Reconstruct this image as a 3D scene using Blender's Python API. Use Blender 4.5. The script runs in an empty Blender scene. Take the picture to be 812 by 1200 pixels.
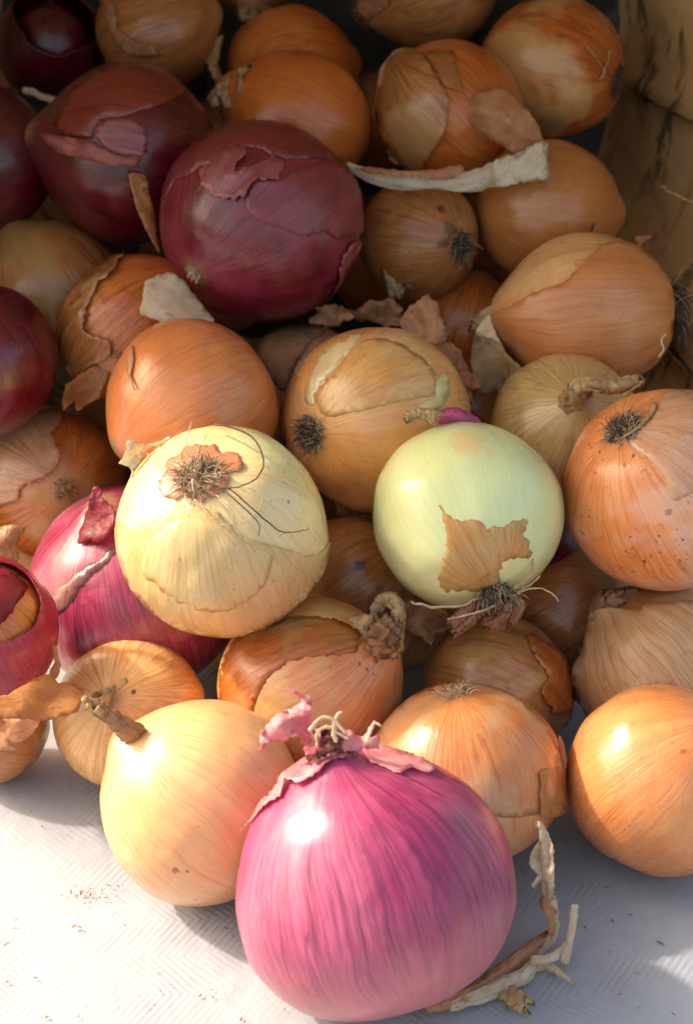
import bpy, bmesh, math, random
import numpy as np
from mathutils import Vector, Matrix, noise
from mathutils.bvhtree import BVHTree
from mathutils.geometry import delaunay_2d_cdt

# ------------------------------------------------------------------ camera, sky, sun, exposure
scene = bpy.context.scene
PITCH = math.radians(34.0)
CAM = Vector((0.0, 0.0, 0.5788))
FWD = Vector((0, math.cos(PITCH), -math.sin(PITCH)))
UPV = Vector((0, math.sin(PITCH), math.cos(PITCH)))
RGT = Vector((1, 0, 0))
FPX = 2833.0
cd = bpy.data.cameras.new('camera'); cam = bpy.data.objects.new('camera', cd)
scene.collection.objects.link(cam); scene.camera = cam
cam.location = CAM; cam.rotation_euler = (math.pi / 2 - PITCH, 0, 0)
cd.sensor_fit = 'VERTICAL'; cd.sensor_height = 36.0; cd.sensor_width = 24.0
cd.lens = FPX / 1200 * 36.0
cd.clip_start = 0.02; cd.clip_end = 50
cd.dof.use_dof = True; cd.dof.focus_distance = 0.835; cd.dof.aperture_fstop = 14.0

SUN_EL = math.radians(38.0)
SUN_AZ = math.radians(-70.0)            # measured from +Y (away from the camera) towards +X
sun_dir = Vector((math.sin(SUN_AZ) * math.cos(SUN_EL), math.cos(SUN_AZ) * math.cos(SUN_EL), math.sin(SUN_EL)))
world = bpy.data.worlds.new('World'); scene.world = world; world.use_nodes = True
wn = world.node_tree; wn.nodes.clear()
sky = wn.nodes.new('ShaderNodeTexSky'); sky.sky_type = 'NISHITA'; sky.sun_disc = False
sky.sun_elevation = SUN_EL; sky.sun_rotation = SUN_AZ; sky.air_density = 1.3; sky.dust_density = 6.0; sky.ozone_density = 0.0
bg = wn.nodes.new('ShaderNodeBackground'); bg.inputs['Strength'].default_value = 0.15
wo = wn.nodes.new('ShaderNodeOutputWorld')
wn.links.new(sky.outputs[0], bg.inputs[0]); wn.links.new(bg.outputs[0], wo.inputs[0])
sd = bpy.data.lights.new('sun', 'SUN'); sun = bpy.data.objects.new('sun', sd)
scene.collection.objects.link(sun)
sd.energy = 2.0; sd.angle = math.radians(2.4); sd.color = (1.0, 0.965, 0.92)
sun.rotation_euler = (-sun_dir).to_track_quat('-Z', 'Y').to_euler(); sun.location = (-.5, 1, 1.5)
scene.view_settings.view_transform = 'Standard'; scene.view_settings.look = 'None'
scene.view_settings.exposure = 1.25; scene.view_settings.use_white_balance = True; scene.view_settings.white_balance_temperature = 7350; scene.view_settings.gamma = 1.0
scene.view_settings.use_curve_mapping = False
scene.cycles.max_bounces = 8; scene.cycles.diffuse_bounces = 3; scene.cycles.transparent_max_bounces = 16
scene.cycles.use_denoising = True

# ------------------------------------------------------------------ helpers
def ray(px, py):
    return FWD + RGT * ((px - 406) / FPX) + UPV * ((600 - py) / FPX)
def at(px, py, t):
    """the point that stands t metres in front of the camera on the sight line of a photograph pixel"""
    return CAM + ray(px, py) * t
def proj(P):
    v = P - CAM; t = v.dot(FWD)
    return 406 + FPX * v.dot(RGT) / t, 600 - FPX * v.dot(UPV) / t, t
def link(o): scene.collection.objects.link(o); return o
def tag(o, label=None, cat=None, group=None, kind=None):
    if label: o['label'] = label
    if cat: o['category'] = cat
    if group: o['group'] = group
    if kind: o['kind'] = kind
    return o
def mesh_obj(name, verts, faces, mat, parent=None, world_to=None, smooth=True, thick=0):
    if world_to is not None: verts = [world_to @ Vector(v) for v in verts]
    me = bpy.data.meshes.new(name)
    me.from_pydata([tuple(v) for v in verts], [], [tuple(f) for f in faces]); me.update()
    if smooth: me.polygons.foreach_set('use_smooth', [True] * len(me.polygons))
    me.materials.append(mat)
    o = link(bpy.data.objects.new(name, me))
    if parent is not None: o.parent = parent
    if thick:
        m = o.modifiers.new('thickness', 'SOLIDIFY'); m.thickness = thick; m.offset = 0
    return o
def sn(v, s=0.0): return noise.noise(Vector((v[0] + s * 3.17, v[1] - s * 1.31, v[2] + s * 2.07)))

class Nodes:
    def __init__(s, name):
        s.mat = bpy.data.materials.new(name); s.mat.use_nodes = True
        s.nt = s.mat.node_tree; s.nt.nodes.clear()
        s.out = s.nt.nodes.new('ShaderNodeOutputMaterial')
        s.bsdf = s.nt.nodes.new('ShaderNodeBsdfPrincipled')
        s.link(s.bsdf.outputs[0], s.out.inputs[0])
        s.tc = s.nt.nodes.new('ShaderNodeTexCoord').outputs['Object']
    def link(s, a, b): s.nt.links.new(a, b)
    def put(s, sock, v):
        if isinstance(v, bpy.types.NodeSocket): s.link(v, sock)
        elif isinstance(v, (tuple, list)) and len(v) == 3 and sock.type == 'RGBA': sock.default_value = (*v, 1)
        else: sock.default_value = v
    def m(s, op, a, b=0.0, c=0.0, clamp=False):
        n = s.nt.nodes.new('ShaderNodeMath'); n.operation = op; n.use_clamp = clamp
        s.put(n.inputs[0], a); s.put(n.inputs[1], b); s.put(n.inputs[2], c); return n.outputs[0]
    def vm(s, op, a, b=(0, 0, 0), sc=None):
        n = s.nt.nodes.new('ShaderNodeVectorMath'); n.operation = op
        s.put(n.inputs[0], a); s.put(n.inputs[1], b)
        if sc is not None: s.put(n.inputs['Scale'], sc)
        return n.outputs['Value'] if op in ('LENGTH', 'DOT_PRODUCT', 'DISTANCE') else n.outputs[0]
    def xyz(s, v):
        n = s.nt.nodes.new('ShaderNodeSeparateXYZ'); s.link(v, n.inputs[0]); return n.outputs
    def comb(s, x, y, z):
        n = s.nt.nodes.new('ShaderNodeCombineXYZ')
        for i, v in enumerate((x, y, z)): s.put(n.inputs[i], v)
        return n.outputs[0]
    def noise(s, v, scale, detail=2.0, rough=0.5, dist=0.0):
        n = s.nt.nodes.new('ShaderNodeTexNoise'); s.link(v, n.inputs['Vector'])
        n.inputs['Scale'].default_value = scale; n.inputs['Detail'].default_value = detail
        n.inputs['Roughness'].default_value = rough; n.inputs['Distortion'].default_value = dist
        return n.outputs['Fac']
    def ramp(s, v, lo, hi, smooth=True, a=0.0, b=1.0):
        n = s.nt.nodes.new('ShaderNodeMapRange')
        n.interpolation_type = 'SMOOTHSTEP' if smooth else 'LINEAR'; n.clamp = True
        s.put(n.inputs[0], v)
        n.inputs[1].default_value = lo; n.inputs[2].default_value = hi
        n.inputs[3].default_value = a; n.inputs[4].default_value = b
        return n.outputs[0]
    def mix(s, f, a, b, mode='MIX'):
        n = s.nt.nodes.new('ShaderNodeMix'); n.data_type = 'RGBA'; n.blend_type = mode
        s.put(n.inputs[0], f); s.put(n.inputs[6], a); s.put(n.inputs[7], b); return n.outputs[2]
    def bump(s, h, dist, strength=1.0, normal=None):
        n = s.nt.nodes.new('ShaderNodeBump'); n.inputs['Strength'].default_value = strength
        n.inputs['Distance'].default_value = dist; s.link(h, n.inputs['Height'])
        if normal is not None: s.link(normal, n.inputs['Normal'])
        return n.outputs[0]

COPPER = dict(a=(.54, .125, .018), b=(.64, .21, .042), d=(.24, .042, .008))
AMBER = dict(a=(.74, .37, .13), b=(.82, .52, .24), d=(.52, .19, .05))
ORANGE = dict(a=(.74, .245, .070), b=(.82, .37, .145), d=(.46, .10, .025))
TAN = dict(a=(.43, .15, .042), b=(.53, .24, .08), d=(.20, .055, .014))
PALE = dict(a=(.80, .60, .27), b=(.80, .70, .40), d=(.62, .34, .10))
PEELED = dict(a=(.66, .74, .36), b=(.74, .78, .46), d=(.55, .60, .26))
RED = dict(a=(.075, .002, .006), b=(.15, .006, .015), d=(.025, .001, .003))
PURPLE = dict(a=(.32, .018, .075), b=(.48, .07, .14), d=(.11, .007, .025))
PINK = dict(a=(.32, .018, .10), b=(.52, .11, .21), d=(.12, .006, .045))

def skin(name, pal, R, seed, blotch=1.0, vein=1.0, speck=0.28, top=(.34, .20, .09), bot=(.42, .20, .07), polew=.10,
         rough=.29, sss=.10, spots=(), trans=0.0, low=None, coat=.45, tint=None, ridge=1.0, clear=0.0):
    """onion skin: meridian fibres from stem to root, blotches, dry poles, soil specks"""
    s = Nodes(name)
    P = s.vm('SCALE', s.tc, sc=1.0 / R)
    x, y, z = s.xyz(P)
    rho = s.m('SQRT', s.m('ADD', s.m('ADD', s.m('MULTIPLY', x, x), s.m('MULTIPLY', y, y)), 1e-4))
    nx = s.m('DIVIDE', x, rho); ny = s.m('DIVIDE', y, rho)
    warp = s.m('MULTIPLY', s.m('SUBTRACT', s.noise(P, 1.5, 2.0), .5), .13)
    nx = s.m('ADD', nx, warp); ny = s.m('SUBTRACT', ny, warp)
    zz = s.m('ADD', s.m('MULTIPLY', z, .055), seed * 7.3)
    band = s.comb(nx, ny, zz)
    broad = s.noise(band, 3.2, 3.0, .6)
    fib = s.noise(band, 17.0, 3.0, .65)
    fine = s.noise(band, 46.0, 2.0, .6)
    vn = s.noise(band, 6.5, 1.0, .5)
    line = s.m('SUBTRACT', 1.0, s.ramp(s.m('ABSOLUTE', s.m('SUBTRACT', vn, .5)), 0.0, .022), clamp=True)
    Ps = s.vm('ADD', P, (seed * 5.1, seed * -3.3, seed * 2.2))
    bl = s.noise(Ps, 1.25, 4.0, .58, .4)
    cr = s.noise(Ps, 7.0, 4.0, .6)
    f1 = s.m('ADD', s.m('MULTIPLY', s.ramp(bl, .36, .64), .65 * blotch), s.m('MULTIPLY', s.ramp(broad, .3, .7), .45), clamp=True)
    col = s.mix(f1, pal['a'], pal['b'])
    col = s.mix(s.m('MULTIPLY', s.ramp(fib, .46, .70), .62 * vein), col, pal['d'])
    col = s.mix(s.m('MULTIPLY', s.ramp(fine, .42, .66), .34 * vein), col, pal['d'])
    col = s.mix(s.m('MULTIPLY', line, .50 * vein), col, pal['d'])
    bl2 = s.noise(Ps, 2.6, 5.0, .65, .8)
    col = s.mix(s.m('MULTIPLY', s.ramp(bl2, .56, .70), .45 * blotch), col, pal['d'])
    if tint:        # (colour, amount): a second blotch family
        col = s.mix(s.m('MULTIPLY', s.ramp(s.noise(Ps, .9, 3.0, .5, .3), .50, .60), tint[1]), col, tint[0])
    if low:         # colour of the root half
        col = s.mix(s.m('MULTIPLY', s.ramp(s.m('ADD', z, s.m('MULTIPLY', s.m('SUBTRACT', broad, .5), .8)), .05, -.55), low[1]), col, low[0])
    pw = s.m('MULTIPLY', s.m('SUBTRACT', fib, .5), .35)
    topf = s.ramp(s.m('ADD', rho, pw), polew * 2.2, polew * .6)
    up = s.m('GREATER_THAN', z, 0.0)
    col = s.mix(s.m('MULTIPLY', s.m('MULTIPLY', topf, up), .85), col, top)
    col = s.mix(s.m('MULTIPLY', s.m('MULTIPLY', topf, s.m('SUBTRACT', 1.0, up)), .85), col, bot)
    if speck > 0:
        sp = s.noise(Ps, 24.0, 2.0, .5); rg = s.noise(Ps, 2.0, 2.0)
        spm = s.m('MULTIPLY', s.ramp(sp, .64, .69), s.ramp(rg, .50, .58))
        col = s.mix(s.m('MULTIPLY', spm, min(1, speck)), col, (.07, .035, .02))
    sp2 = s.ramp(s.noise(Ps, 60.0, 1.0), .70, .74)
    col = s.mix(s.m('MULTIPLY', sp2, .35), col, pal['d'])
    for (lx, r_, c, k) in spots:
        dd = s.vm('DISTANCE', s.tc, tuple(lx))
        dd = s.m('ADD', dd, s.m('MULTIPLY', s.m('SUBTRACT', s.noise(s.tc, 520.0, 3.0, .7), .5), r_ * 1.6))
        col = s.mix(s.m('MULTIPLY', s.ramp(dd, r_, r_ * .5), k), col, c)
    b = s.bsdf
    s.link(col, b.inputs['Base Color'])
    s.link(s.m('ADD', rough - .10, s.m('MULTIPLY', s.m('ADD', cr, s.m('MULTIPLY', fib, .5)), .14)), b.inputs['Roughness'])
    b.inputs['Coat Weight'].default_value = coat; b.inputs['Coat Roughness'].default_value = .25
    b.inputs['Specular IOR Level'].default_value = .5
    if sss:
        b.inputs['Subsurface Weight'].default_value = sss
        b.inputs['Subsurface Radius'].default_value = (1.0, .55, .28)
        b.inputs['Subsurface Scale'].default_value = .006
    h = s.m('ADD', s.m('MULTIPLY', fib, .55), s.m('ADD', s.m('MULTIPLY', fine, .2), s.m('MULTIPLY', line, -.18)))
    n1 = s.bump(h, .00030 * ridge)
    n2 = s.bump(s.m('ADD', s.m('MULTIPLY', cr, .25), s.m('MULTIPLY', bl2, .6)), .0006 * ridge, 1.0, n1)
    s.link(n2, b.inputs['Normal'])
    if trans:
        tr = s.nt.nodes.new('ShaderNodeBsdfTranslucent'); s.link(col, tr.inputs[0]); s.link(n2, tr.inputs['Normal'])
        mx = s.nt.nodes.new('ShaderNodeMixShader'); mx.inputs[0].default_value = trans
        s.link(b.outputs[0], mx.inputs[1]); s.link(tr.outputs[0], mx.inputs[2]); s.link(mx.outputs[0], s.out.inputs[0])
    if clear:       # thin skin: what lies beneath shows through between the fibres
        src = s.out.inputs[0].links[0].from_socket
        tp = s.nt.nodes.new('ShaderNodeBsdfTransparent'); m2 = s.nt.nodes.new('ShaderNodeMixShader')
        s.link(s.m('MULTIPLY', s.m('ADD', s.ramp(bl, .35, .62), s.m('MULTIPLY', broad, .6)), clear, clamp=True), m2.inputs[0])
        s.link(src, m2.inputs[1]); s.link(tp.outputs[0], m2.inputs[2]); s.link(m2.outputs[0], s.out.inputs[0])
    return s.mat

def paper(name, a, b_, d, scale=1.0, rough=.38, trans=.42, spec=.5, fv=(700, 70, 420)):
    """loose papery skin: parallel fibres, creases, brown stains"""
    s = Nodes(name)
    v = s.vm('MULTIPLY', s.tc, (fv[0] * scale, fv[1] * scale, fv[2] * scale))
    fib = s.noise(v, 1.0, 3.0, .6, .6)
    bl = s.noise(s.tc, 90 * scale, 4.0, .6)
    cr = s.noise(s.tc, 260 * scale, 3.0, .6, 1.0)
    col = s.mix(s.ramp(bl, .35, .65), a, b_)
    col = s.mix(s.m('MULTIPLY', s.ramp(fib, .48, .75), .6), col, d)
    col = s.mix(s.m('MULTIPLY', s.ramp(cr, .64, .80), .2), col, d)
    b = s.bsdf; s.link(col, b.inputs['Base Color']); b.inputs['Roughness'].default_value = rough
    b.inputs['Specular IOR Level'].default_value = spec
    n1 = s.bump(fib, .0003); n2 = s.bump(cr, .0004, 1.0, n1); s.link(n2, b.inputs['Normal'])
    if trans:
        tr = s.nt.nodes.new('ShaderNodeBsdfTranslucent'); s.link(col, tr.inputs[0])
        mx = s.nt.nodes.new('ShaderNodeMixShader'); mx.inputs[0].default_value = trans
        s.link(b.outputs[0], mx.inputs[1]); s.link(tr.outputs[0], mx.inputs[2]); s.link(mx.outputs[0], s.out.inputs[0])
    return s.mat

M = dict(
    straw=paper('straw_paper', (.60, .39, .18), (.72, .52, .27), (.22, .11, .04)),
    bone=paper('bleached_paper', (.80, .62, .42), (.86, .76, .58), (.52, .28, .13)),
    white=paper('whitish_dry_leaf', (.80, .72, .52), (.86, .80, .64), (.50, .30, .14), fv=(40, 900, 900), trans=.4),
    brown=paper('brown_paper', (.44, .22, .095), (.54, .31, .15), (.20, .085, .035)),
    dusk=paper('dusty_brown_paper', (.44, .20, .095), (.54, .29, .15), (.18, .08, .035)),
    copper=paper('copper_paper', (.58, .22, .07), (.66, .33, .13), (.30, .09, .025)),
    pinkbrown=paper('pinkish_brown_paper', (.64, .29, .14), (.74, .41, .22), (.36, .13, .05)),
    pink=paper('pink_paper', (.84, .27, .33), (.88, .46, .46), (.60, .08, .16), trans=.4),
    wine=paper('wine_paper', (.26, .015, .035), (.38, .04, .06), (.12, .008, .015)),
    rose=paper('rose_paper', (.28, .055, .05), (.40, .12, .095), (.14, .02, .02), trans=.15, rough=.35),
    purple=paper('purple_layer', (.30, .03, .12), (.42, .07, .18), (.18, .015, .06), trans=.15, rough=.3),
    root=paper('root_hair', (.42, .31, .20), (.56, .43, .29), (.16, .10, .06), 2.0, .8, 0, .1),
    rootdark=paper('dark_root_hair', (.075, .05, .035), (.14, .10, .07), (.03, .02, .015), 2.0, .85, 0, .1),
    mould=paper('grey_green_mould', (.06, .07, .05), (.10, .11, .08), (.03, .03, .02), 2.0, .9, 0, .1),
)

ON = {}
class Onion: pass
def onion(key, name, label, pos, R, pole, pal, seed, group, ratio=.93, eq=1.0, nk=.10, wn=.26, asym=0.0, nz=1.0, res=1.0,
          spots=(), mat=None, **kw):
    """pole = (kind, px, py, front): where the stem ('s') or root ('r') pole of the onion shows or lies"""
    cx, cy, ct = proj(Vector(pos)); rp = R * FPX / ct
    kind, px, py, front = pole
    ox, oy = (px - cx) / rp, (py - cy) / rp
    l = math.hypot(ox, oy); L = min(l, .975); ox, oy = ox / max(l, 1e-6) * L, oy / max(l, 1e-6) * L
    d = RGT * ox - UPV * oy - FWD * (front * math.sqrt(max(0, 1 - L * L)))
    if kind == 'r': d = -d
    d.normalize()
    rot = d.to_track_quat('Z', 'Y')
    Re = R * eq
    root = link(bpy.data.objects.new(name, None)); root.empty_display_size = .01
    root.location = pos; root.rotation_mode = 'QUATERNION'; root.rotation_quaternion = rot
    tag(root, label, 'onion', group)
    o = Onion(); o.root = root; o.R = Re; o.key = key; o.pos = Vector(pos); o.rot = rot; o.rp = rp; o.ratio = ratio
    o.mw = Matrix.Translation(Vector(pos)) @ rot.to_matrix().to_4x4(); o.inv = o.mw.inverted(); o.pal = pal; o.seed = seed
    nu, nv = int(104 * res), int(64 * res)
    def surf(th, ph):
        c, s_ = math.cos(th), math.sin(th)
        dn = Vector((s_ * math.cos(ph), s_ * math.sin(ph), c))
        k = 1 + nz * (.040 * sn(dn * 1.2, seed) + .015 * sn(dn * 2.9, seed + 4) + .003 * sn(dn * 8, seed + 9))
        k += nz * .0022 * sn(Vector((math.cos(ph) * 7, math.sin(ph) * 7, c * .6)), seed + 2) * min(1, s_ * 2)
        rho = s_ * (1 + asym * c) * k
        zc = ratio * c * k + nk * math.exp(-(th / wn) ** 2) - .035 * math.exp(-((math.pi - th) / .16) ** 2) + .05 * math.exp(-((math.pi - th) / .42) ** 2)
        return Vector((rho * math.cos(ph), rho * math.sin(ph), zc)) * Re
    vs = [surf(0, 0)]
    for i in range(1, nv):
        for j in range(nu): vs.append(surf(math.pi * i / nv, 2 * math.pi * j / nu))
    vs.append(surf(math.pi, 0)); fs = []
    for j in range(nu): fs.append((0, 1 + j, 1 + (j + 1) % nu))
    for i in range(nv - 2):
        a = 1 + i * nu; b = a + nu
        for j in range(nu): k = (j + 1) % nu; fs.append((a + j, b + j, b + k, a + k))
    a = 1 + (nv - 2) * nu; last = len(vs) - 1
    for j in range(nu): fs.append((a + j, last, a + (j + 1) % nu))
    o.surf = surf
    wv = [o.mw @ v for v in vs]
    o.bvh = BVHTree.FromPolygons(wv, fs)
    ON[key] = o
    sl = []
    for (sx, sy, sr, sc, sk) in spots:
        sl.append((o.inv @ hit(o, sx, sy)[0], sr / FPX * ct, sc, sk))
    o.mat = mat or skin(name + '_skin', pal, Re, seed, spots=sl, **kw)
    o.body = mesh_obj('bulb', vs, fs, o.mat, root)
    return o

def hit(o, px, py):
    d = ray(px, py).normalized()
    loc, nor, i, dist = o.bvh.ray_cast(CAM, d)
    if loc is None:
        tm = (o.pos - CAM).dot(d); q = CAM + d * tm
        loc, nor, i, dist = o.bvh.find_nearest(q)
    return loc, nor

def outline(poly, jag, seed, step=4.0):
    pts = []
    n = len(poly)
    for i in range(n):
        p0, p1, p2, p3 = [Vector((*poly[(i + k - 1) % n], 0)) for k in range(4)]
        L = (p2 - p1).length; m = max(1, int(L / step))
        for k in range(m):
            u = k / m
            cat = 0.5 * ((2 * p1) + (-p0 + p2) * u + (2 * p0 - 5 * p1 + 4 * p2 - p3) * u * u + (-p0 + 3 * p1 - 3 * p2 + p3) * u ** 3)
            lin = p1.lerp(p2, u); q = lin.lerp(cat, .55)
            a = jag * sn(q * .22, seed) * 1.6 + jag * .8 * sn(q * .6, seed + 5)
            t = (p2 - p1).normalized() if L else Vector((1, 0, 0))
            q = q + Vector((-t.y, t.x, 0)) * a
            pts.append((q.x, q.y))
    return pts
def fill(poly, jag, seed, grid=7.0):
    pts = outline(poly, jag, seed, 3.5)
    ob = [Vector(p) for p in pts]; n = len(ob)
    A = np.array(pts)
    xs = np.arange(A[:, 0].min(), A[:, 0].max(), grid); ys = np.arange(A[:, 1].min(), A[:, 1].max(), grid)
    B = np.roll(A, -1, 0)
    inner = []
    rnd = random.Random(int(seed * 100))
    for a_ in xs:
        for b_ in ys:
            x = a_ + rnd.uniform(-.3, .3) * grid; y = b_ + rnd.uniform(-.3, .3) * grid
            c = ((A[:, 1] > y) != (B[:, 1] > y))
            with np.errstate(divide='ignore', invalid='ignore'):
                xi = (B[:, 0] - A[:, 0]) * (y - A[:, 1]) / (B[:, 1] - A[:, 1]) + A[:, 0]
            if (np.sum(c & (x < xi)) % 2) == 0: continue
            if np.min(np.hypot(A[:, 0] - x, A[:, 1] - y)) < 2.4: continue
            inner.append(Vector((x, y)))
    vo, eo, fo, *_ = delaunay_2d_cdt(ob + inner, [(i, (i + 1) % n) for i in range(n)], [], 1, 1e-4)
    dist = [float(np.min(np.hypot(A[:, 0] - v.x, A[:, 1] - v.y))) for v in vo]
    return vo, fo, dist

def patch(key, poly, mat=None, pal=None, lift=.00045, curl=.0, jag=1.3, seed=1.0, name='skin_layer', thick=.00025, label=None, wave=.00012, cw=5.0, **kw):
    """a torn layer of skin lying on the onion, its outline given where the photograph shows it"""
    o = ON[key]
    if mat is None: mat = skin('skin_layer', pal or o.pal, o.R, o.seed + seed * .37, **kw)
    vo, fo, dist = fill(poly, jag, seed)
    vs = []
    for v, d in zip(vo, dist):
        p, n = hit(o, v.x, v.y)
        c = curl * math.exp(-d / cw) * max(0, .55 + 1.2 * sn(Vector((v.x, v.y, 0)) * .035, seed + 3))
        edge = lift * (.25 + .75 * min(1, d / 3.0)) if not curl else lift
        vs.append(p + n * (edge + c + wave * max(-.5, sn(Vector((v.x, v.y, 0)) * .06, seed)) + wave * .5))
    q = mesh_obj(name, vs, fo, mat, o.root, o.inv, thick=thick)
    if label: q['label'] = label
    return q
def sheet(poly, t, mat, key=None, amp=.004, slope=(0, 0), jag=1.5, seed=1.0, name='skin_flap', thick=.00018, freq=.03, bow=0.0, label=None, fold=0.0):
    """a free sheet of papery skin; t = distance at its middle, slope = metres per pixel right and down"""
    o = ON.get(key) if key else None
    vo, fo, dist = fill(poly, jag, seed, 5.0)
    cx = sum(p[0] for p in poly) / len(poly); cy = sum(p[1] for p in poly) / len(poly)
    dm = max(dist) + 1e-6; vs = []
    for v, d in zip(vo, dist):
        q = Vector((v.x, v.y, 0))
        tt = t + amp * sn(q * freq, seed) + amp * (.35 * abs(sn(q * freq * 2.2, seed + 1)) + .25 * abs(sn(q * freq * 5, seed + 2))) + slope[0] * (v.x - cx) + slope[1] * (v.y - cy) - bow * (d / dm)
        tt += fold * abs(((q.x * .8 + q.y * .6) * .045 + sn(q * .01, seed)) % 2 - 1)
        vs.append(at(v.x, v.y, tt))
    if o: r = mesh_obj(name, vs, fo, mat, o.root, o.inv, thick=thick)
    else:
        c = sum(vs, Vector()) / len(vs)
        r = mesh_obj(name, [v - c for v in vs], fo, mat, thick=thick); r.location = c
    if label and o: r['label'] = label
    return r

def tube_geo(path, radii, sides=8, flat=1.0, ridge=0.0, seed=0.0, twist=0.0, caps=True, rag=0.0, nrm=None):
    vs, fs = [], []; n = len(path)
    prev = None
    for i, p in enumerate(path):
        t = (path[min(i + 1, n - 1)] - path[max(i - 1, 0)]).normalized()
        u = (nrm or (prev if prev is not None else Vector((.3, .5, .8))))
        u = (u - t * u.dot(t)).normalized(); prev = u
        w = t.cross(u)
        for k in range(sides):
            a = 2 * math.pi * k / sides + twist * i / n
            r = radii[i] * (1 + ridge * (.7 * sn(Vector((math.cos(a) * 3, math.sin(a) * 3, i * .07)), seed) + .55 * sn(Vector((math.cos(a) * 8, math.sin(a) * 8, i * .05)), seed + 7)))
            q = p + w * math.cos(a) * r + u * math.sin(a) * r * flat
            if rag and i == n - 1: q = q + t * rag * sn(Vector((math.cos(a) * 4, math.sin(a) * 4, 1)), seed + 3)
            vs.append(q)
    for i in range(n - 1):
        for k in range(sides):
            k2 = (k + 1) % sides
            fs.append((i * sides + k, i * sides + k2, (i + 1) * sides + k2, (i + 1) * sides + k))
    if caps:
        vs.append(path[0]); c0 = len(vs) - 1
        tl = (path[-1] - path[-2]).normalized() * radii[-1] * 1.6
        vs.append(path[-1] - tl); c1 = len(vs) - 1
        for k in range(sides):
            k2 = (k + 1) % sides
            fs.append((c0, k2, k)); fs.append(((n - 1) * sides + k, (n - 1) * sides + k2, c1))
    return vs, fs
def smooth_path(pts, m=6):
    out = []; n = len(pts)
    for i in range(n - 1):
        p0 = pts[max(i - 1, 0)]; p1 = pts[i]; p2 = pts[i + 1]; p3 = pts[min(i + 2, n - 1)]
        for k in range(m):
            u = k / m
            out.append(tuple(0.5 * ((2 * p1[c]) + (-p0[c] + p2[c]) * u + (2 * p0[c] - 5 * p1[c] + 4 * p2[c] - p3[c]) * u * u + (-p0[c] + 3 * p1[c] - 3 * p2[c] + p3[c]) * u ** 3) for c in range(len(p1))))
    out.append(tuple(pts[-1])); return out
def stem(pts, mat, key=None, name='neck', flat=.7, ridge=.5, seed=1.0, rag=.004, twist=1.5, sides=40, thick=0, label=None):
    """dried stalk through (px, py, t, half-width px) points"""
    sp = smooth_path(pts, 7)
    path = [at(a, b, t) for a, b, t, w in sp]
    wob = [Vector((sn(Vector((i * .35, seed, 0))), sn(Vector((i * .35, 0, seed))), sn(Vector((0, i * .35, seed))))) * .0006 for i in range(len(path))]
    path = [p + w for p, w in zip(path, wob)]
    rad = [w / FPX * t * (1 + .12 * sn(Vector((i * .5, seed, 3)))) for i, (a, b, t, w) in enumerate(sp)]
    vs, fs = tube_geo(path, rad, sides, flat, ridge, seed, twist, True, rag, -FWD)
    if key:
        o = ON[key]; q = mesh_obj(name, vs, fs, mat, o.root, o.inv)
    else:
        c = path[len(path) // 2]; q = mesh_obj(name, [v - c for v in vs], fs, mat); q.location = c
    if label: q['label'] = label
    return q

def roots(key, count=70, length=.16, spread=.10, mat=None, seed=1, rad=.00022, droop=.3, end='r', base=True, out=1.0):
    o = ON[key]; rnd = random.Random(seed); R = o.R
    pole = o.surf(math.pi if end == 'r' else 0.0, 0); sg = -1 if end == 'r' else 1
    gv = o.rot.inverted() @ Vector((0, 0, -1))
    V, F = [], []
    if base:
        for k in range(26):
            a = rnd.uniform(0, 6.283); r = R * spread * rnd.uniform(0, .9)
            c = pole + Vector((math.cos(a) * r, math.sin(a) * r, -sg * r * .12))
            d = Vector((math.cos(a) * .6, math.sin(a) * .6, sg * 1.0)).normalized()
            rr = R * spread * rnd.uniform(.12, .24)
            vs, fs = tube_geo([c - d * rr, c, c + d * rr * .8], [rr, rr * 1.1, rr * .5], 6, 1, .8, k)
            b = len(V); V += vs; F += [tuple(i + b for i in f) for f in fs]
    for k in range(count):
        a = rnd.uniform(0, 6.283); r = R * spread * math.sqrt(rnd.random())
        p = pole + Vector((math.cos(a) * r, math.sin(a) * r, -sg * .10 * r))
        d = Vector((math.cos(a) * r / (R * spread) * 1.3 + rnd.gauss(0, .35), math.sin(a) * r / (R * spread) * 1.3 + rnd.gauss(0, .35), sg * (.75 + rnd.random() * .5) * out)).normalized()
        L = R * length * rnd.uniform(.35, 1.25); path = [p]; n = 6
        for i in range(n):
            d = (d + Vector((rnd.gauss(0, .28), rnd.gauss(0, .28), rnd.gauss(0, .22))) + gv * droop * .3).normalized()
            q = path[-1] + d * L / n
            zs = o.surf(math.pi - .02 if end == 'r' else .02, 0).z
            path.append(q)
        r0 = rad * rnd.uniform(.7, 1.5)
        vs, fs = tube_geo(path, [r0 * (1 - .75 * i / n) for i in range(n + 1)], 4, 1, 0, k, 0, False)
        b = len(V); V += vs; F += [tuple(i + b for i in f) for f in fs]
    q = mesh_obj('roots', V, F, mat or M['root'], o.root)
    q['kind'] = 'stuff'
    return q
def strand(key, pts, rad=.0003, mat=None, name='root_strand', lift=.0012):
    """one long hair lying over the onion, through pixels of the photograph"""
    o = ON[key]; sp = smooth_path([(a, b, c) for a, b, c in pts], 5)
    path = []
    for a, b, c in sp:
        p, n = hit(o, a, b); path.append(p + n * (lift * c + rad))
    vs, fs = tube_geo(path, [rad * (1 - .6 * i / len(path)) for i in range(len(path))], 5)
    return mesh_obj(name, vs, fs, mat or M['root'], o.root, o.inv)

def z(origin, scale, pts):      # coordinates read off an enlarged crop of the photograph
    return [(origin[0] + a / scale, origin[1] + b / scale) for a, b in pts]

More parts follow.
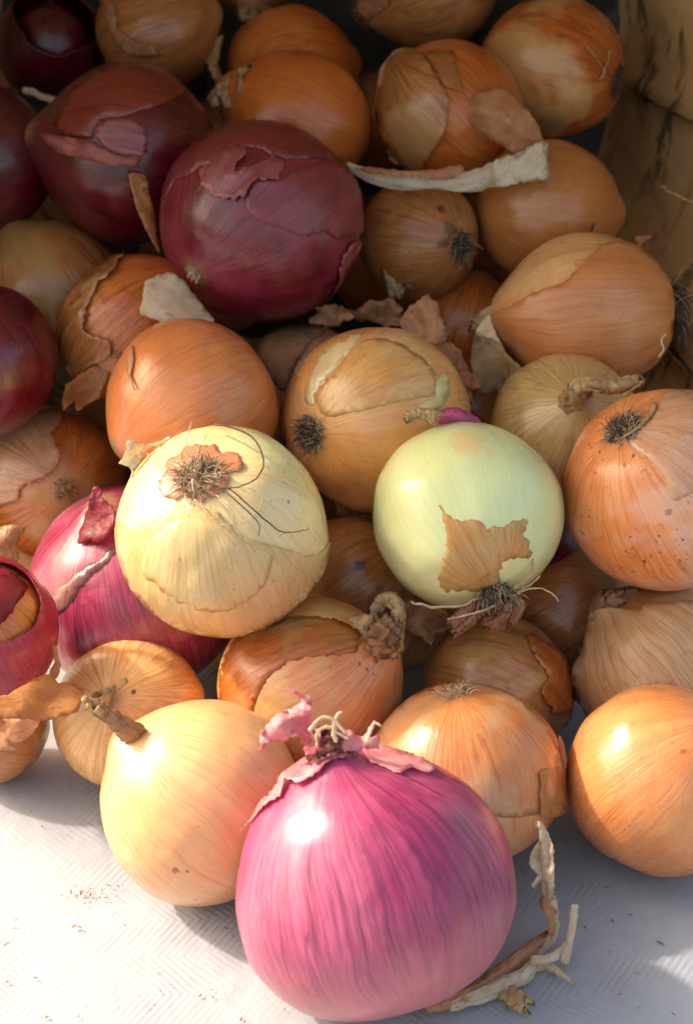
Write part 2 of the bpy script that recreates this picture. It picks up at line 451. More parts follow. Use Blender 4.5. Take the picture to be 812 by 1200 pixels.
# ------------------------------------------------------------------ the white surface
def mat_mat():
    s = Nodes('white_herringbone_mat')
    mp = s.nt.nodes.new('ShaderNodeMapping'); s.link(s.tc, mp.inputs[0]); mp.inputs['Rotation'].default_value = (0, 0, math.radians(-7))
    P = mp.outputs[0]; x, y, zc = s.xyz(P)
    w1 = s.m('MULTIPLY', s.m('SUBTRACT', s.noise(P, 22, 2.0), .5), .006)
    x2 = s.m('ADD', x, w1); y2 = s.m('ADD', y, s.m('MULTIPLY', w1, 1.3))
    v = s.m('DIVIDE', y2, .0175)
    tri = s.m('ABSOLUTE', s.m('SUBTRACT', s.m('MULTIPLY', s.m('FRACT', s.m('MULTIPLY', v, .5)), 2.0), 1.0))
    ph = s.m('ADD', s.m('DIVIDE', x2, .0030), s.m('MULTIPLY', tri, 4.6))
    st = s.m('ADD', .5, s.m('MULTIPLY', .5, s.m('SINE', s.m('MULTIPLY', ph, 6.2832))))
    wear = s.ramp(s.noise(P, 16, 4.0, .6, .5), .38, .60)
    wear2 = s.ramp(s.noise(s.vm('ADD', P, (3, 1, 0)), 45, 4.0, .65), .35, .7)
    hgt = s.m('MULTIPLY', st, s.m('ADD', .12, s.m('MULTIPLY', s.m('MULTIPLY', wear, wear2), .9)))
    amt = s.m('MULTIPLY', s.m('SUBTRACT', 1.0, s.ramp(st, .15, .7)), s.m('MULTIPLY', wear, s.m('ADD', .15, s.m('MULTIPLY', wear2, .6))))
    big = s.noise(P, 9, 5.0, .6)
    col = s.mix(s.ramp(big, .35, .7), (.37, .40, .45), (.31, .32, .34))
    col = s.mix(s.m('MULTIPLY', amt, .34), col, (.27, .22, .185))
    fleck = s.noise(s.vm('MULTIPLY', P, (1, 1.6, 1)), 160, 3.0, .7)
    area = s.ramp(s.noise(P, 30, 3.0), .5, .65)
    col = s.mix(s.m('MULTIPLY', s.m('MULTIPLY', s.ramp(fleck, .62, .72), area), .7), col, (.20,.16,.13))
    fine = s.noise(P, 900, 2.0, .7)
    col = s.mix(s.m('MULTIPLY', s.ramp(fine, .55, .8), .18), col, (.33, .30, .27))
    b = s.bsdf; s.link(col, b.inputs['Base Color']); b.inputs['Roughness'].default_value = .62
    b.inputs['Specular IOR Level'].default_value = .35
    n1 = s.bump(hgt, .00014); n2 = s.bump(big, .004, 1.0, n1); n3 = s.bump(fine, .00012, 1.0, n2)
    s.link(n3, b.inputs['Normal'])
    return s.mat
bm_v, bm_f = [], []
NX = 90; NY = 90
for j in range(NY + 1):
    for i in range(NX + 1):
        u = i / NX * 2 - 1; v = j / NY * 2 - 1
        X = math.copysign(abs(u) ** 2.2, u) * 1.6; Y = .62 + math.copysign(abs(v) ** 2.2, v) * 1.6
        g = .0009 * sn(Vector((X * 12, Y * 12, 0)), 3)
        bm_v.append((X, Y, g - .0008))
for j in range(NY):
    for i in range(NX):
        a = j * (NX + 1) + i; bm_f.append((a, a + 1, a + NX + 2, a + NX + 1))
ground = mesh_obj('table_surface', bm_v, bm_f, mat_mat()); tag(ground, kind='structure')

# ------------------------------------------------------------------ the tub lying on its side
def wood_mat(name, a, b_, d, stain, sc=1.0, grainaxis='y', dark=.8):
    s = Nodes(name)
    P = s.tc
    gv = s.vm('MULTIPLY', P, (60, 10, 60) if grainaxis == 'y' else (10, 60, 60))
    g = s.noise(gv, 1.5 * sc, 5.0, .6, .6)
    bl = s.noise(P, 14, 4.0, .6)
    col = s.mix(s.ramp(bl, .35, .65), a, b_)
    col = s.mix(s.m('MULTIPLY', s.ramp(g, .5, .72), .55), col, d)
    sv = s.vm('MULTIPLY', P, (30, 95, 30))
    st = s.m('MULTIPLY', s.ramp(s.noise(s.vm('MULTIPLY', P, (1, 1.3, .6)), 42, 5.0, .75, .3), .50, .60), s.ramp(s.noise(P, 14, 3.0), .36, .52))
    col = s.mix(s.m('MULTIPLY', st, dark), col, stain)
    b = s.bsdf; s.link(col, b.inputs['Base Color']); b.inputs['Roughness'].default_value = .7
    b.inputs['Specular IOR Level'].default_value = .3
    s.link(s.bump(st, .0006, 1.0, s.bump(g, .0008)), b.inputs['Normal'])
    return s.mat
W_STAVE = wood_mat('ochre_wood', (.74, .46, .20), (.80, .55, .27), (.48, .27, .10), (.06, .045, .03))
W_BASE = wood_mat('dark_base_wood', (.065, .070, .060), (.10, .10, .085), (.03, .03, .025), (.02, .02, .02), 1.0, 'x')
PHI = math.radians(15); RB = .137; YB = .992; CX = -.016; TUB_L = .245; NST = 13; TH0 = -0.11
A_ = Vector((0, -math.cos(PHI), math.sin(PHI))); E_ = Vector((0, math.sin(PHI), math.cos(PHI))); X_ = Vector((1, 0, 0))
tub_c = Vector((CX, YB, .008)) + E_ * RB
tub = link(bpy.data.objects.new('wooden_tub', None)); tub.location = (CX, YB, 0); tub.empty_display_size = .05
tag(tub, 'stained ochre wooden tub lying tipped behind the onions, staves showing at the right', 'tub')
def conep(s_, a, dr=0.0):
    r = RB + s_ * math.tan(PHI) + dr
    return tub_c + A_ * s_ + X_ * (math.cos(a) * r) + E_ * (math.sin(a) * r) - Vector(tub.location)
for k in range(NST):
    da = 2 * math.pi / NST; a0 = TH0 + k * da; gap = .006
    vs, fs = [], []; na, ns = 10, 14
    for side in (0, 1):
        for i in range(ns + 1):
            for j in range(na + 1):
                u = j / na; g_ = gap if side == 0 else .0001; a = a0 + g_ + (da - 2 * g_) * u; s_ = -.012 + (TUB_L + .27 * max(0, math.sin(a)) ** 2.5 + .03 * abs(math.cos(a)) * min(1, max(0, math.sin(a) * 2.5 + .1))) * i / ns  # unseen extra length of the upper staves, added to shade the heap's back
                bul = .0045 * (4 * u * (1 - u)) - .0015 * (abs(2 * u - 1) ** 8) + .0016 * sn(Vector((s_ * 22, a * 4, k * 3.0)))
                vs.append(conep(s_, a, bul + side * .007))
    m_ = (ns + 1) * (na + 1)
    for i in range(ns):
        for j in range(na):
            q = i * (na + 1) + j
            fs.append((q, q + 1, q + na + 2, q + na + 1)); fs.append((m_ + q, m_ + q + na + 1, m_ + q + na + 2, m_ + q + 1))
    for i in range(ns):
        for j in (0, na):
            q = i * (na + 1) + j; fs.append((q, q + na + 1, m_ + q + na + 1, m_ + q))
    for j in range(na):
        for i in (0, ns):
            q = i * (na + 1) + j; fs.append((q, q + 1, m_ + q + 1, m_ + q))
    mesh_obj('stave', vs, fs, W_STAVE, tub)
def ring(name, s0, s1, dr0, dr1, mat):
    vs, fs = [], []; n = 72
    for i in range(n):
        a = 2 * math.pi * i / n
        for s_, dr in ((s0, dr0), (s1, dr0), (s1, dr1), (s0, dr1)): vs.append(conep(s_, a, dr))
    for i in range(n):
        j = (i + 1) % n
        for k in range(4): fs.append((i * 4 + k, i * 4 + (k + 1) % 4, j * 4 + (k + 1) % 4, j * 4 + k))
    mesh_obj(name, vs, fs, mat, tub, smooth=False)
W_HOOP = wood_mat('hoop_wood', (.30, .17, .07), (.38, .23, .10), (.15, .08, .03), (.05, .035, .02))
ring('hoop', .02, .045, .013, .0165, W_HOOP); ring('hoop', .165, .19, .0125, .016, W_HOOP)
for k in range(5):                               # boards of the tub's bottom
    w = 2 * RB / 5; y0 = -RB + k * w + .0001; y1 = y0 + w - .0002
    vs, fs = [], []
    hw = [math.sqrt(max(0.0, (RB + .007) ** 2 - yy ** 2)) for yy in [y0 + (y1 - y0) * i / 8 for i in range(9)]]
    for side in (0, -.008):
        for i in range(9):
            yy = y0 + (y1 - y0) * i / 8
            for sx in (-1, 1): vs.append(tub_c + A_ * (side - .003) + X_ * sx * max(hw[i], .004) + E_ * yy - Vector(tub.location))
    for i in range(8):
        q = i * 2; fs.append((q, q + 1, q + 3, q + 2)); fs.append((18 + q, 18 + q + 2, 18 + q + 3, 18 + q + 1))
        fs.append((q, q + 2, q + 20, q + 18)); fs.append((q + 1, q + 19, q + 21, q + 3))
    fs.append((0, 18, 19, 1)); fs.append((16, 17, 35, 34))
    mesh_obj('base_board', vs, fs, W_BASE, tub, smooth=False)

# ------------------------------------------------------------------ the onions
GB = 'brown onions in the heap'; GR = 'red onions in the heap'
DK = (.06, .03, .018)
def B(*a, **k): return onion(*a, **k)
Bn = 'brown_onion'; Rn = 'red_onion'
# front row, standing on the white surface
B('front_red', Rn, 'large glossy pink-magenta onion at the very front with a torn pink papery tuft', (0.0083, 0.5808, 0.0425), .0460,
  ('s', 388, 880, 1), PINK, 1.0, GR, ratio=.93, nk=.12, wn=.22, asym=-.09, ridge=.5, vein=1.15, blotch=.7, low=((.60, .20, .19), .6), tint=((.42, .05, .17), .75),
  top=(.45, .04, .22), coat=.35, rough=.36, sss=.15, res=1.4, spots=[(292, 1010, 3, (.35, .02, .06), .8), (362, 1080, 4, (.40, .03, .08), .7)])
B('f_left', Bn, 'smooth golden onion on the white surface, dark dried neck pointing to the upper left', (-0.0494, 0.6305, 0.0335), .0348,
  ('s', 150, 866, 1), dict(a=(.76, .37, .16), b=(.82, .49, .26), d=(.56, .19, .06)), 2.0, GB, ratio=1.02, nk=.14, wn=.22, blotch=.6, vein=.45, res=1.3, sss=.15, rough=.3, coat=.4,
  spots=[(206, 1020, 6, (.35, .10, .04), .8), (220, 1021, 3, (.35, .10, .04), .8)], tint=((.72, .45, .18), .5))
B('f_mid', Bn, 'pale copper onion with dark root hairs on top, right behind the large pink one', (0.0406, 0.6452, 0.0335), .0350,
  ('r', 530, 800, .9), ORANGE, 3.0, GB, ratio=.90, vein=.9, res=1.3, sss=.12, blotch=.6, tint=((.70, .42, .22), .6), rough=.32, bot=(.50, .22, .10))
B('f_right', Bn, 'smooth round orange onion standing on the white surface at the right edge', (0.1093, 0.6437, 0.0325), .0336,
  ('s', 822, 858, .6), ORANGE, 4.0, GB, ratio=.99, nk=.07, vein=.35, blotch=.5, res=1.3, sss=.12, coat=.45, rough=.28, spots=[(800, 880, 5, (.40, .10, .03), .7), (745, 822, 4, (.45, .15, .05), .6)])
B('l_small', Bn, 'small golden onion seen from its dry top, touched by its neighbour\'s dark neck', (-0.0787, 0.6869, 0.027), .0279,
  ('s', 136, 812, 1), AMBER, 5.0, GB, ratio=.92, nk=.04, wn=.3, vein=1.2, blotch=.9, res=1.1, spots=[(157, 811, 4, DK, .9), (190, 775, 14, (.45, .16, .06), .5)])
B('l_edge', Bn, 'dull brown onion cut by the left edge, lowest of those on the left', (-0.1272, 0.6879, 0.0195), .0200,
  ('s', -50, 820, 0), TAN, 6.0, GB, ratio=.95)
# second row
B('m_lit', Bn, 'orange onion with a crumpled dark neck at its right, just above the pink tuft', (-0.0134, 0.6819, 0.043), .0330,
  ('s', 446, 752, .9), ORANGE, 7.0, GB, ratio=1.0, nk=.14, wn=.34, vein=.9, res=1.2, rough=.32, sss=.12,
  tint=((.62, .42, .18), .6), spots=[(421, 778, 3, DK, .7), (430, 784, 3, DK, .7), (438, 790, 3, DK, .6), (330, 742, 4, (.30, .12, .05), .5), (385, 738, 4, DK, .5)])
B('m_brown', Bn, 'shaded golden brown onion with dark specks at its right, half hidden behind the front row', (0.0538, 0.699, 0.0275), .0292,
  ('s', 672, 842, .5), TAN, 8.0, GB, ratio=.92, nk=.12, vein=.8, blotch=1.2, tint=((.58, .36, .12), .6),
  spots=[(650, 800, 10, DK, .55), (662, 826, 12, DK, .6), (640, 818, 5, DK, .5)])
B('r_torn', Bn, 'light brown onion at the right edge in a loose torn pale skin', (0.1162, 0.7012, 0.037), .0316,
  ('s', 712, 705, .6), TAN, 9.0, GB, ratio=1.0, nk=.14, vein=.7, tint=((.62, .40, .24), .6))
B('big_pale', Bn, 'big pale cream onion facing up with a round tuft of wiry roots', (-0.0436, 0.6976, 0.1), .0372,
  ('r', 238, 556, 1), PALE, 10.0, GB, ratio=.97, vein=.5, blotch=.5, sss=.2, res=1.4, rough=.28, coat=.5, bot=(.62, .22, .10), polew=.16,
  tint=((.60, .70, .36), .55), spots=[(338, 588, 3, (.25, .14, .06), .8), (317, 588, 2, (.3, .2, .1), .6)])
B('green', 'peeled_onion', 'pale green peeled onion with a scrap of orange skin above its dark roots', (0.0428, 0.7112, 0.0975), .0342,
  ('r', 578, 699, 1), PEELED, 11.0, 'peeled onions', ratio=.95, nk=.06, vein=.3, blotch=.35, sss=.28, res=1.3, rough=.24, coat=.6, ridge=.5,
  bot=(.45, .25, .08), spots=[(545, 518, 26, (.78, .50, .22), .55), (575, 530, 9, (.70, .60, .30), .5)], speck=0)
B('red_mid', Rn, 'shiny purple-red onion low at the left, below the big cream onion', (-0.0790, 0.738, 0.0461), .0409,
  ('s', 128, 596, .9), PURPLE, 12.0, GR, ratio=.95, vein=1.1, coat=.7, rough=.24, res=1.2, tint=((.55, .20, .32), .5))
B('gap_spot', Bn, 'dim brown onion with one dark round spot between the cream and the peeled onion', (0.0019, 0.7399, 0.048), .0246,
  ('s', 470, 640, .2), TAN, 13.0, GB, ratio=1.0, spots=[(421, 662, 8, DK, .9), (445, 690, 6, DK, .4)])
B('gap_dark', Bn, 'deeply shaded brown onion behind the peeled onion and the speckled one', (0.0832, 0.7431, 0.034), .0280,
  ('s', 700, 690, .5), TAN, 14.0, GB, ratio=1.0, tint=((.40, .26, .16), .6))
B('gap_red', Rn, 'small dark red onion wedged in the shade at the right of the peeled onion', (0.0680, 0.755, 0.062), .0225,
  ('s', 640, 600, .2), RED, 15.0, GR, ratio=1.0)
B('r_big', Bn, 'large orange-pink onion at the right edge, speckled with soil around its root', (0.1143, 0.7226, 0.1015), .0368,
  ('r', 716, 499, 1), ORANGE, 16.0, GB, ratio=.97, vein=.9, speck=.9, res=1.3, tint=((.72, .42, .30), .75), coat=.4, rough=.3, bot=(.30, .12, .05),
  spots=[(757, 522, 4, DK, .8), (780, 520, 3, DK, .8), (742, 534, 3, DK, .8), (732, 545, 3, DK, .7), (768, 537, 2.5, DK, .8), (783, 600, 5, DK, .5), (742, 505, 5, DK, .6), (765, 505, 3, DK, .6), (795, 545, 3, DK, .6)])
# the heap behind
B('gold', Bn, 'golden onion in the middle with a dark root tuft at its left and translucent skin', (0.0112, 0.7684, 0.1025), .0349,
  ('r', 362, 510, 1), AMBER, 17.0, GB, ratio=1.0, vein=.6, res=1.3, sss=.15, rough=.28, coat=.5, bot=(.25, .12, .05), low=((.66, .24, .05), .3), tint=((.74, .34, .08), .6))
B('neck_small', Bn, 'straw coloured onion whose bent dry neck points right towards the speckled one', (0.0826, 0.775, 0.0945), .0281,
  ('s', 668, 474, 1), dict(a=(.58, .37, .14), b=(.66, .46, .20), d=(.34, .16, .05)), 18.0, GB, ratio=.92, nk=.14, wn=.34, vein=1.0, polew=.14, top=(.36, .18, .07), res=1.1)
B('r_large', Bn, 'large broad copper onion near the tub wall, black hairy roots at its right', (0.0937, 0.8244, 0.117), .0322,
  ('s', 560, 372, .12), AMBER, 19.0, GB, ratio=1.14, eq=.93, nk=.16, wn=.42, vein=.8, res=1.2, tint=((.60, .30, .09), .5))
B('orange_l', Bn, 'smooth terracotta orange onion directly above the big cream onion', (-0.0575, 0.7672, 0.1085), .0334,
  ('s', 150, 520, .5), dict(a=(.62, .195, .060), b=(.68, .26, .095), d=(.36, .10, .03)), 20.0, GB, ratio=.95, eq=1.0, vein=.6, blotch=.6, res=1.2, nk=.06)
B('torn_l', Bn, 'orange onion in split curling skins at the left, below the dark red ones', (-0.0825, 0.8205, 0.111), .0286,
  ('s', 215, 330, .7), COPPER, 21.0, GB, ratio=1.05, vein=1.0)
B('l_root', Bn, 'brown onion at the left edge with round root stub and flaking pinkish skin', (-0.1157, 0.796, 0.0548), .0293,
  ('r', 86, 575, 1), COPPER, 22.0, GB, ratio=.95, vein=1.0, tint=((.58, .34, .14), .6))
B('red_ledge', Rn, 'dark red onion cut by the left edge at mid height', (-0.1398, 0.7937, 0.1125), .0302,
  ('s', -50, 370, .3), RED, 23.0, GR, ratio=1.0)
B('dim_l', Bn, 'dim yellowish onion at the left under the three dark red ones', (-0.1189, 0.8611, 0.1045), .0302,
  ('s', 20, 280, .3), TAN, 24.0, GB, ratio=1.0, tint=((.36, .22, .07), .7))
B('red_top', Rn, 'big wine red onion high in the heap, flaking skin on top, round root plate', (-0.0333, 0.8358, 0.1505), .0394,
  ('r', 229, 328, 1), dict(a=(.14, .005, .014), b=(.23, .015, .032), d=(.045, .002, .006)), 25.0, GR, ratio=.98, vein=1.0, res=1.4, coat=.5, rough=.27, bot=(.22, .14, .07), polew=.09,
  tint=((.26, .028, .06), .6), spots=[(288, 170, 8, (.05, .05, .035), .8), (262, 262, 3, DK, .5)])
B('red_back', Rn, 'dark red onion with pale pink skin ridge, left of the big wine red one', (-0.0875, 0.8825, 0.1565), .0360,
  ('s', 52, 162, .7), RED, 26.0, GR, ratio=.98, vein=.8, coat=.5, rough=.28, nk=.16, wn=.3, res=1.1)
B('red_back_edge', Rn, 'dark red onion cut by the left edge in the upper left', (-0.1503, 0.8926, 0.1485), .0316,
  ('s', 40, 180, .6), RED, 27.0, GR, ratio=1.0, coat=.5, rough=.28, nk=.08)
B('torn_back', Bn, 'dusky orange onion at the top with flaking pinkish skin, behind the dark red one', (-0.0799, 0.9629, 0.1755), .0250,
  ('s', 245, 20, .3), TAN, 29.0, GB, ratio=1.05)
B('cop_a', Bn, 'orange onion with a knotted straw coloured neck, behind the big wine red one', (-0.0195, 0.9097, 0.159), .0296,
  ('s', 256, 104, .25), COPPER, 30.0, GB, ratio=1.12, eq=.93, nk=.20, wn=.34, vein=.5, blotch=.5)
B('cop_b', Bn, 'orange onion second in the stack behind the one with a knotted neck', (-0.0241, 0.9645, 0.1555), .0285,
  ('s', 420, 70, .0), COPPER, 31.0, GB, ratio=1.0, vein=.9)
B('top_stem', Bn, 'brown onion at the top edge with a cut pale stem end facing down', (-0.0422, 1.0027, 0.192), .0244,
  ('s', 292, 8, .95), TAN, 32.0, GB, ratio=1.0, nk=.16)
B('top_c', Bn, 'brown onion at the middle of the top edge, beside the striped one', (0.0343, 0.9853, 0.1915), .0320,
  ('s', 425, 10, .2), TAN, 33.0, GB, ratio=1.0, tint=((.58, .30, .14), .6))
B('top_r', Bn, 'golden orange striped onion at the top right next to the tub wall', (0.0864, 0.9426, 0.168), .0296,
  ('r', 716, 100, .75), COPPER, 34.0, GB, ratio=1.02, vein=1.3, blotch=1.2, coat=.5, rough=.28, bot=(.06, .04, .025), tint=((.66, .42, .17), .7), res=1.1,
  spots=[(646, 145, 22, (.16, .14, .05), .4)])
B('torn_c', Bn, 'orange onion near the top whose peeled skin ends in a long whitish dry stem', (0.0425, 0.909, 0.1625), .0293,
  ('s', 445, 58, .3), COPPER, 35.0, GB, ratio=1.0, vein=.9)
B('mid_r', Bn, 'plain tan orange onion between the long dry stem and the broad copper onion', (0.0806, 0.8776, 0.134), .0286,
  ('s', 735, 250, .1), dict(a=(.48, .17, .045), b=(.56, .24, .075), d=(.28, .08, .02)), 36.0, GB, ratio=1.0, vein=.4, blotch=.5)
B('dirty', Bn, 'soil-stained brown onion under the long dry stem, rough roots at its right', (0.0289, 0.8689, 0.1255), .0246,
  ('r', 534, 292, .8), TAN, 37.0, GB, ratio=1.0, speck=1.0, tint=((.50, .26, .10), .6), bot=(.08, .05, .03), spots=[(517, 245, 7, DK, .85), (528, 268, 13, DK, .7), (520, 285, 10, DK, .6)])
B('scrap_behind', Bn, 'mostly hidden orange brown onion behind the loose skin scraps in the middle', (0.0487, 0.8637, 0.086), .0231,
  ('s', 560, 330, .3), COPPER, 38.0, GB, ratio=1.0)
B('behind_gold', Bn, 'mostly hidden pinkish brown onion behind the golden one, at its upper left', (-0.0161, 0.8177, 0.089), .0230,
  ('s', 330, 420, .3), dict(a=(.46, .20, .12), b=(.54, .28, .18), d=(.24, .09, .05)), 39.0, GB, ratio=1.0)

FILL = [[-0.0073, 0.8962, 0.0348, 0.0267], [-0.0587, 0.9302, 0.0833, 0.0323], [0.0752, 0.96, 0.0914, 0.0308], [0.0202, 0.9594, 0.0678, 0.0288], [-0.104, 0.9777, 0.1122, 0.0221], [-0.0883, 0.8554, 0.0534, 0.0245], [-0.028, 0.7936, 0.0439, 0.0244], [0.038, 0.8149, 0.045, 0.029], [-0.0537, 0.978, 0.1151, 0.0227], [0.0461, 0.8773, 0.0431, 0.0229], [0.0152, 0.9779, 0.1268, 0.022], [-0.1106, 0.9058, 0.071, 0.0227], [0.0827, 0.9865, 0.1406, 0.0226]]

# ------------------------------------------------------------------ details: front red onion
o = 'front_red'; ZR = ((260, 790), 2.256)
patch(o, z(*ZR, [(205, 240), (250, 215), (300, 204), (345, 205), (340, 216), (285, 238), (252, 270), (215, 296), (182, 288), (165, 322), (100, 370), (60, 420), (74, 380), (120, 330), (150, 300)]),
      M['pink'], lift=.0007, curl=.0016, jag=2.0, seed=1)
patch(o, z(*ZR, [(372, 200), (420, 198), (470, 207), (520, 222), (562, 252), (545, 266), (500, 252), (470, 268), (430, 250), (400, 242), (380, 225)]),
      M['pink'], lift=.0005, curl=.0008, jag=1.6, seed=2)
th = (hit(ON[o], 388, 886)[0] - CAM).dot(FWD)
stem([(388, 892, th + .004, 26), (386, 884, th + .002, 22), (384, 876, th, 17), (383, 868, th - .001, 14), (380, 860, th - .002, 12)], M['rose'], o, ridge=.9, seed=4, rag=.004)
sheet(z(*ZR, [(170, 35), (200, 45), (235, 60), (238, 95), (240, 130), (262, 165), (250, 205), (222, 215), (214, 190), (205, 162), (170, 172), (130, 180), (112, 195), (95, 205), (108, 150), (140, 110), (190, 88), (212, 72)]),
      th - .004, M['pink'], o, amp=.010, fold=.004, jag=2.0, seed=3, freq=.05)
sheet(z(*ZR, [(285, 205), (300, 150), (330, 145), (372, 165), (398, 130), (392, 165), (415, 160), (415, 192), (385, 198), (340, 205)]), th - .003, M['pink'], o, amp=.006, fold=.002, jag=2.0, seed=5, freq=.06)
for k, pts in enumerate([[(250, 190), (258, 150), (290, 140), (312, 160), (335, 172)], [(300, 180), (296, 140), (306, 108), (318, 100)], [(230, 150), (275, 112), (330, 158)], [(382, 182), (392, 150), (402, 128), (420, 138)]]):
    q = z(*ZR, pts); n = len(q)
    stem([(a, b, th - .004 - .001 * k, 2.6 - 1.4 * i / n) for i, (a, b) in enumerate(q)], M['bone'] if k < 4 else M['pink'], o, name='dry_fibre', flat=.4, sides=8, rag=.001, seed=k)

# front row
o = 'f_left'
tn = (hit(ON[o], 158, 866)[0] - CAM).dot(FWD)
stem([(170, 875, tn + .016, 13), (162, 866, tn + .005, 14), (152, 857, tn - .001, 12), (138, 846, tn - .003, 9.5), (124, 836, tn - .004, 9), (113, 829, tn - .005, 8.5), (106, 824, tn - .005, 8)], M['brown'], o, ridge=.5, seed=7, rag=.003)
for k, (a, b, r) in enumerate(((107, 829, 5), (117, 834, 4.5), (103, 822, 4.5))):
    stem([(a + 8, b + 7, tn - .004, r * .8), (a, b, tn - .0065, r), (a - 5, b - 4, tn - .008, r * .9)], M['straw'], o, name='dry_sheath', ridge=.5, seed=k + 3, rag=.001, sides=12)
o = 'f_mid'
roots(o, 46, .16, .13, M['root'], 3, droop=.5)
t = ON[o]
patch(o, [(432, 860), (470, 810), (500, 800), (560, 800), (600, 812), (640, 850), (660, 900), (661, 940), (640, 952), (600, 958), (560, 955), (500, 950), (450, 930), (430, 900)], pal=ORANGE, clear=.1, lift=.0004, jag=1.0, seed=2,
      vein=.9, blotch=.5, tint=((.70, .42, .22), .6), rough=.34, trans=.12, label='pale copper outer skin ending in a straight edge')
tq = proj(t.pos)[2]
sheet([(633, 905), (645, 900), (661, 899), (663, 925), (664, 951), (650, 958), (634, 956)], tq - .018, M['copper'], o, slope=(.00045, 0), amp=.001, jag=.6, seed=2)
sheet([(655, 862), (660, 868), (663, 885), (664, 900), (656, 901), (654, 880)], tq - .010, M['copper'], o, amp=.002, jag=.8, seed=4)
o = 'l_small'
tl = (hit(ON[o], 140, 812)[0] - CAM).dot(FWD)
for k, (pl, m) in enumerate([([(360, 600), (400, 570), (455, 545), (500, 520), (512, 540), (480, 565), (430, 600), (385, 625)], 'straw'), ([(300, 650), (335, 610), (360, 600), (380, 620), (370, 640), (335, 650)], 'bone'), ([(350, 625), (380, 575), (400, 585), (410, 620), (380, 640)], 'brown'), ([(385, 600), (450, 575), (445, 620), (400, 640)], 'straw')]):
    sheet(z((0, 640), 3.383, pl), tl - .003 - .001 * k, M[m], o, amp=.003, jag=1.4, seed=k + 6, freq=.09, name='dry_scale')
o = 'l_edge'
# layered red onion with a gaping outer skin, upon the edge onion
B('l_tornred', Rn, 'crimson onion at the left edge, split outer skin gaping around an orange core', (-0.1291, 0.6845, 0.0665), .0252,
  ('s', -40, 690, .6), COPPER, 40.0, GR, ratio=1.0)
def bowl_shell(o, R, openpx, jag, mat, center=None, name='outer_skin', thick=.0006, seed=1.0, inner=1.0, rim_out=0.0):
    """shell of skin round an onion with an opening whose rim passes through the given photograph pixels"""
    c = Vector(center) if center is not None else o.pos
    # rim points on the sphere of radius R
    rim = []
    for (a, b) in openpx:
        d = ray(a, b).normalized(); m_ = c - CAM; tb = m_.dot(d); q = tb * tb - m_.length_squared + R * R
        tt = tb - math.sqrt(q) if q > 0 else tb
        rim.append(((CAM + d * tt) - c).normalized())
    ax = sum(rim, Vector()).normalized()
    u = ax.orthogonal().normalized(); w = ax.cross(u)
    pol = sorted((math.atan2(r.dot(w), r.dot(u)), math.acos(max(-1, min(1, r.dot(ax))))) for r in rim)
    def th0(a):
        n = len(pol)
        for i in range(n):
            a0, t0 = pol[i]; a1, t1 = pol[(i + 1) % n]
            if i == n - 1: a1 += 2 * math.pi
            aa = a if a >= pol[0][0] else a + 2 * math.pi
            if a0 <= aa <= a1: return t0 + (t1 - t0) * (aa - a0) / max(1e-6, a1 - a0)
        return pol[0][1]
    nu, nv = 90, 40; vs, fs = [], []
    for i in range(nv + 1):
        for j in range(nu):
            a = -math.pi + 2 * math.pi * j / nu
            t_s = th0(a) + jag * (sn(Vector((math.cos(a) * 3, math.sin(a) * 3, 0)), seed) + .5 * sn(Vector((math.cos(a) * 9, math.sin(a) * 9, 0)), seed + 2))
            th_ = t_s + (math.pi - .02 - t_s) * (i / nv) ** 1.3
            d = ax * math.cos(th_) + (u * math.cos(a) + w * math.sin(a)) * math.sin(th_)
            rr = R * (1 + .02 * sn(d * 2, seed) + .006 * sn(d * 7, seed) + rim_out * math.exp(-i / nv * 8))
            vs.append(c + d * rr)
    for i in range(nv):
        for j in range(nu):
            k = (j + 1) % nu; fs.append((i * nu + j, i * nu + k, (i + 1) * nu + k, (i + 1) * nu + j))
    fs.append(tuple(range(nv * nu, nv * nu + nu)))
    return vs, fs
o = ON['l_tornred']; ZL = ((0, 640), 3.383)
vs, fs = bowl_shell(o, .0272, z(*ZL, [(-110, 90), (0, 60), (60, 78), (110, 115), (150, 170), (163, 225), (150, 290), (100, 345), (20, 375), (-80, 390), (-150, 250)]), .03, None)
mesh_obj('outer_skin', vs, fs, skin('crimson_skin', dict(a=(.42, .015, .05), b=(.52, .045, .09), d=(.18, .008, .02)), .027, 41.0, coat=.4, trans=.25, sss=0, vein=.8), o.root, o.inv, thick=.0006)['label'] = 'gaping crimson outer skin'
patch('l_tornred', z(*ZL, [(-40, 100), (0, 85), (60, 110), (108, 170), (60, 240), (10, 300), (-40, 320)]), M['wine'], lift=.0018, jag=1.5, seed=4, label='crimson inner layer')
tl = proj(o.pos)[2]
sheet(z(*ZL, [(-30, 600), (30, 590), (80, 560), (150, 520), (205, 503), (232, 543), (262, 535), (295, 545), (332, 580), (320, 640), (300, 662), (240, 680), (190, 690), (100, 686), (0, 680), (-30, 680)]),
      tl - .026, M['copper'], 'l_tornred', amp=.003, slope=(.00012, -.0002), jag=1.0, seed=8, label='long orange-brown flap of skin')
sheet(z(*ZL, [(-30, 690), (90, 684), (162, 690), (150, 715), (130, 745), (95, 765), (60, 780), (28, 762), (40, 790), (66, 802), (40, 812), (-30, 805)]),
      tl - .024, M['pinkbrown'], 'l_tornred', amp=.004, jag=1.4, seed=9, label='small pale flap of skin')
sheet([(61, 755), (66, 758), (71, 775), (70, 790), (60, 800), (58, 788), (64, 775)], tl - .010, M['copper'], 'l_tornred', amp=.002, jag=.8, seed=3)
sheet([(-12, 622), (10, 615), (30, 618), (20, 640), (24, 655), (10, 664), (-12, 660)], tl + .004, M['dusk'], None, amp=.005, jag=1.5, seed=12)
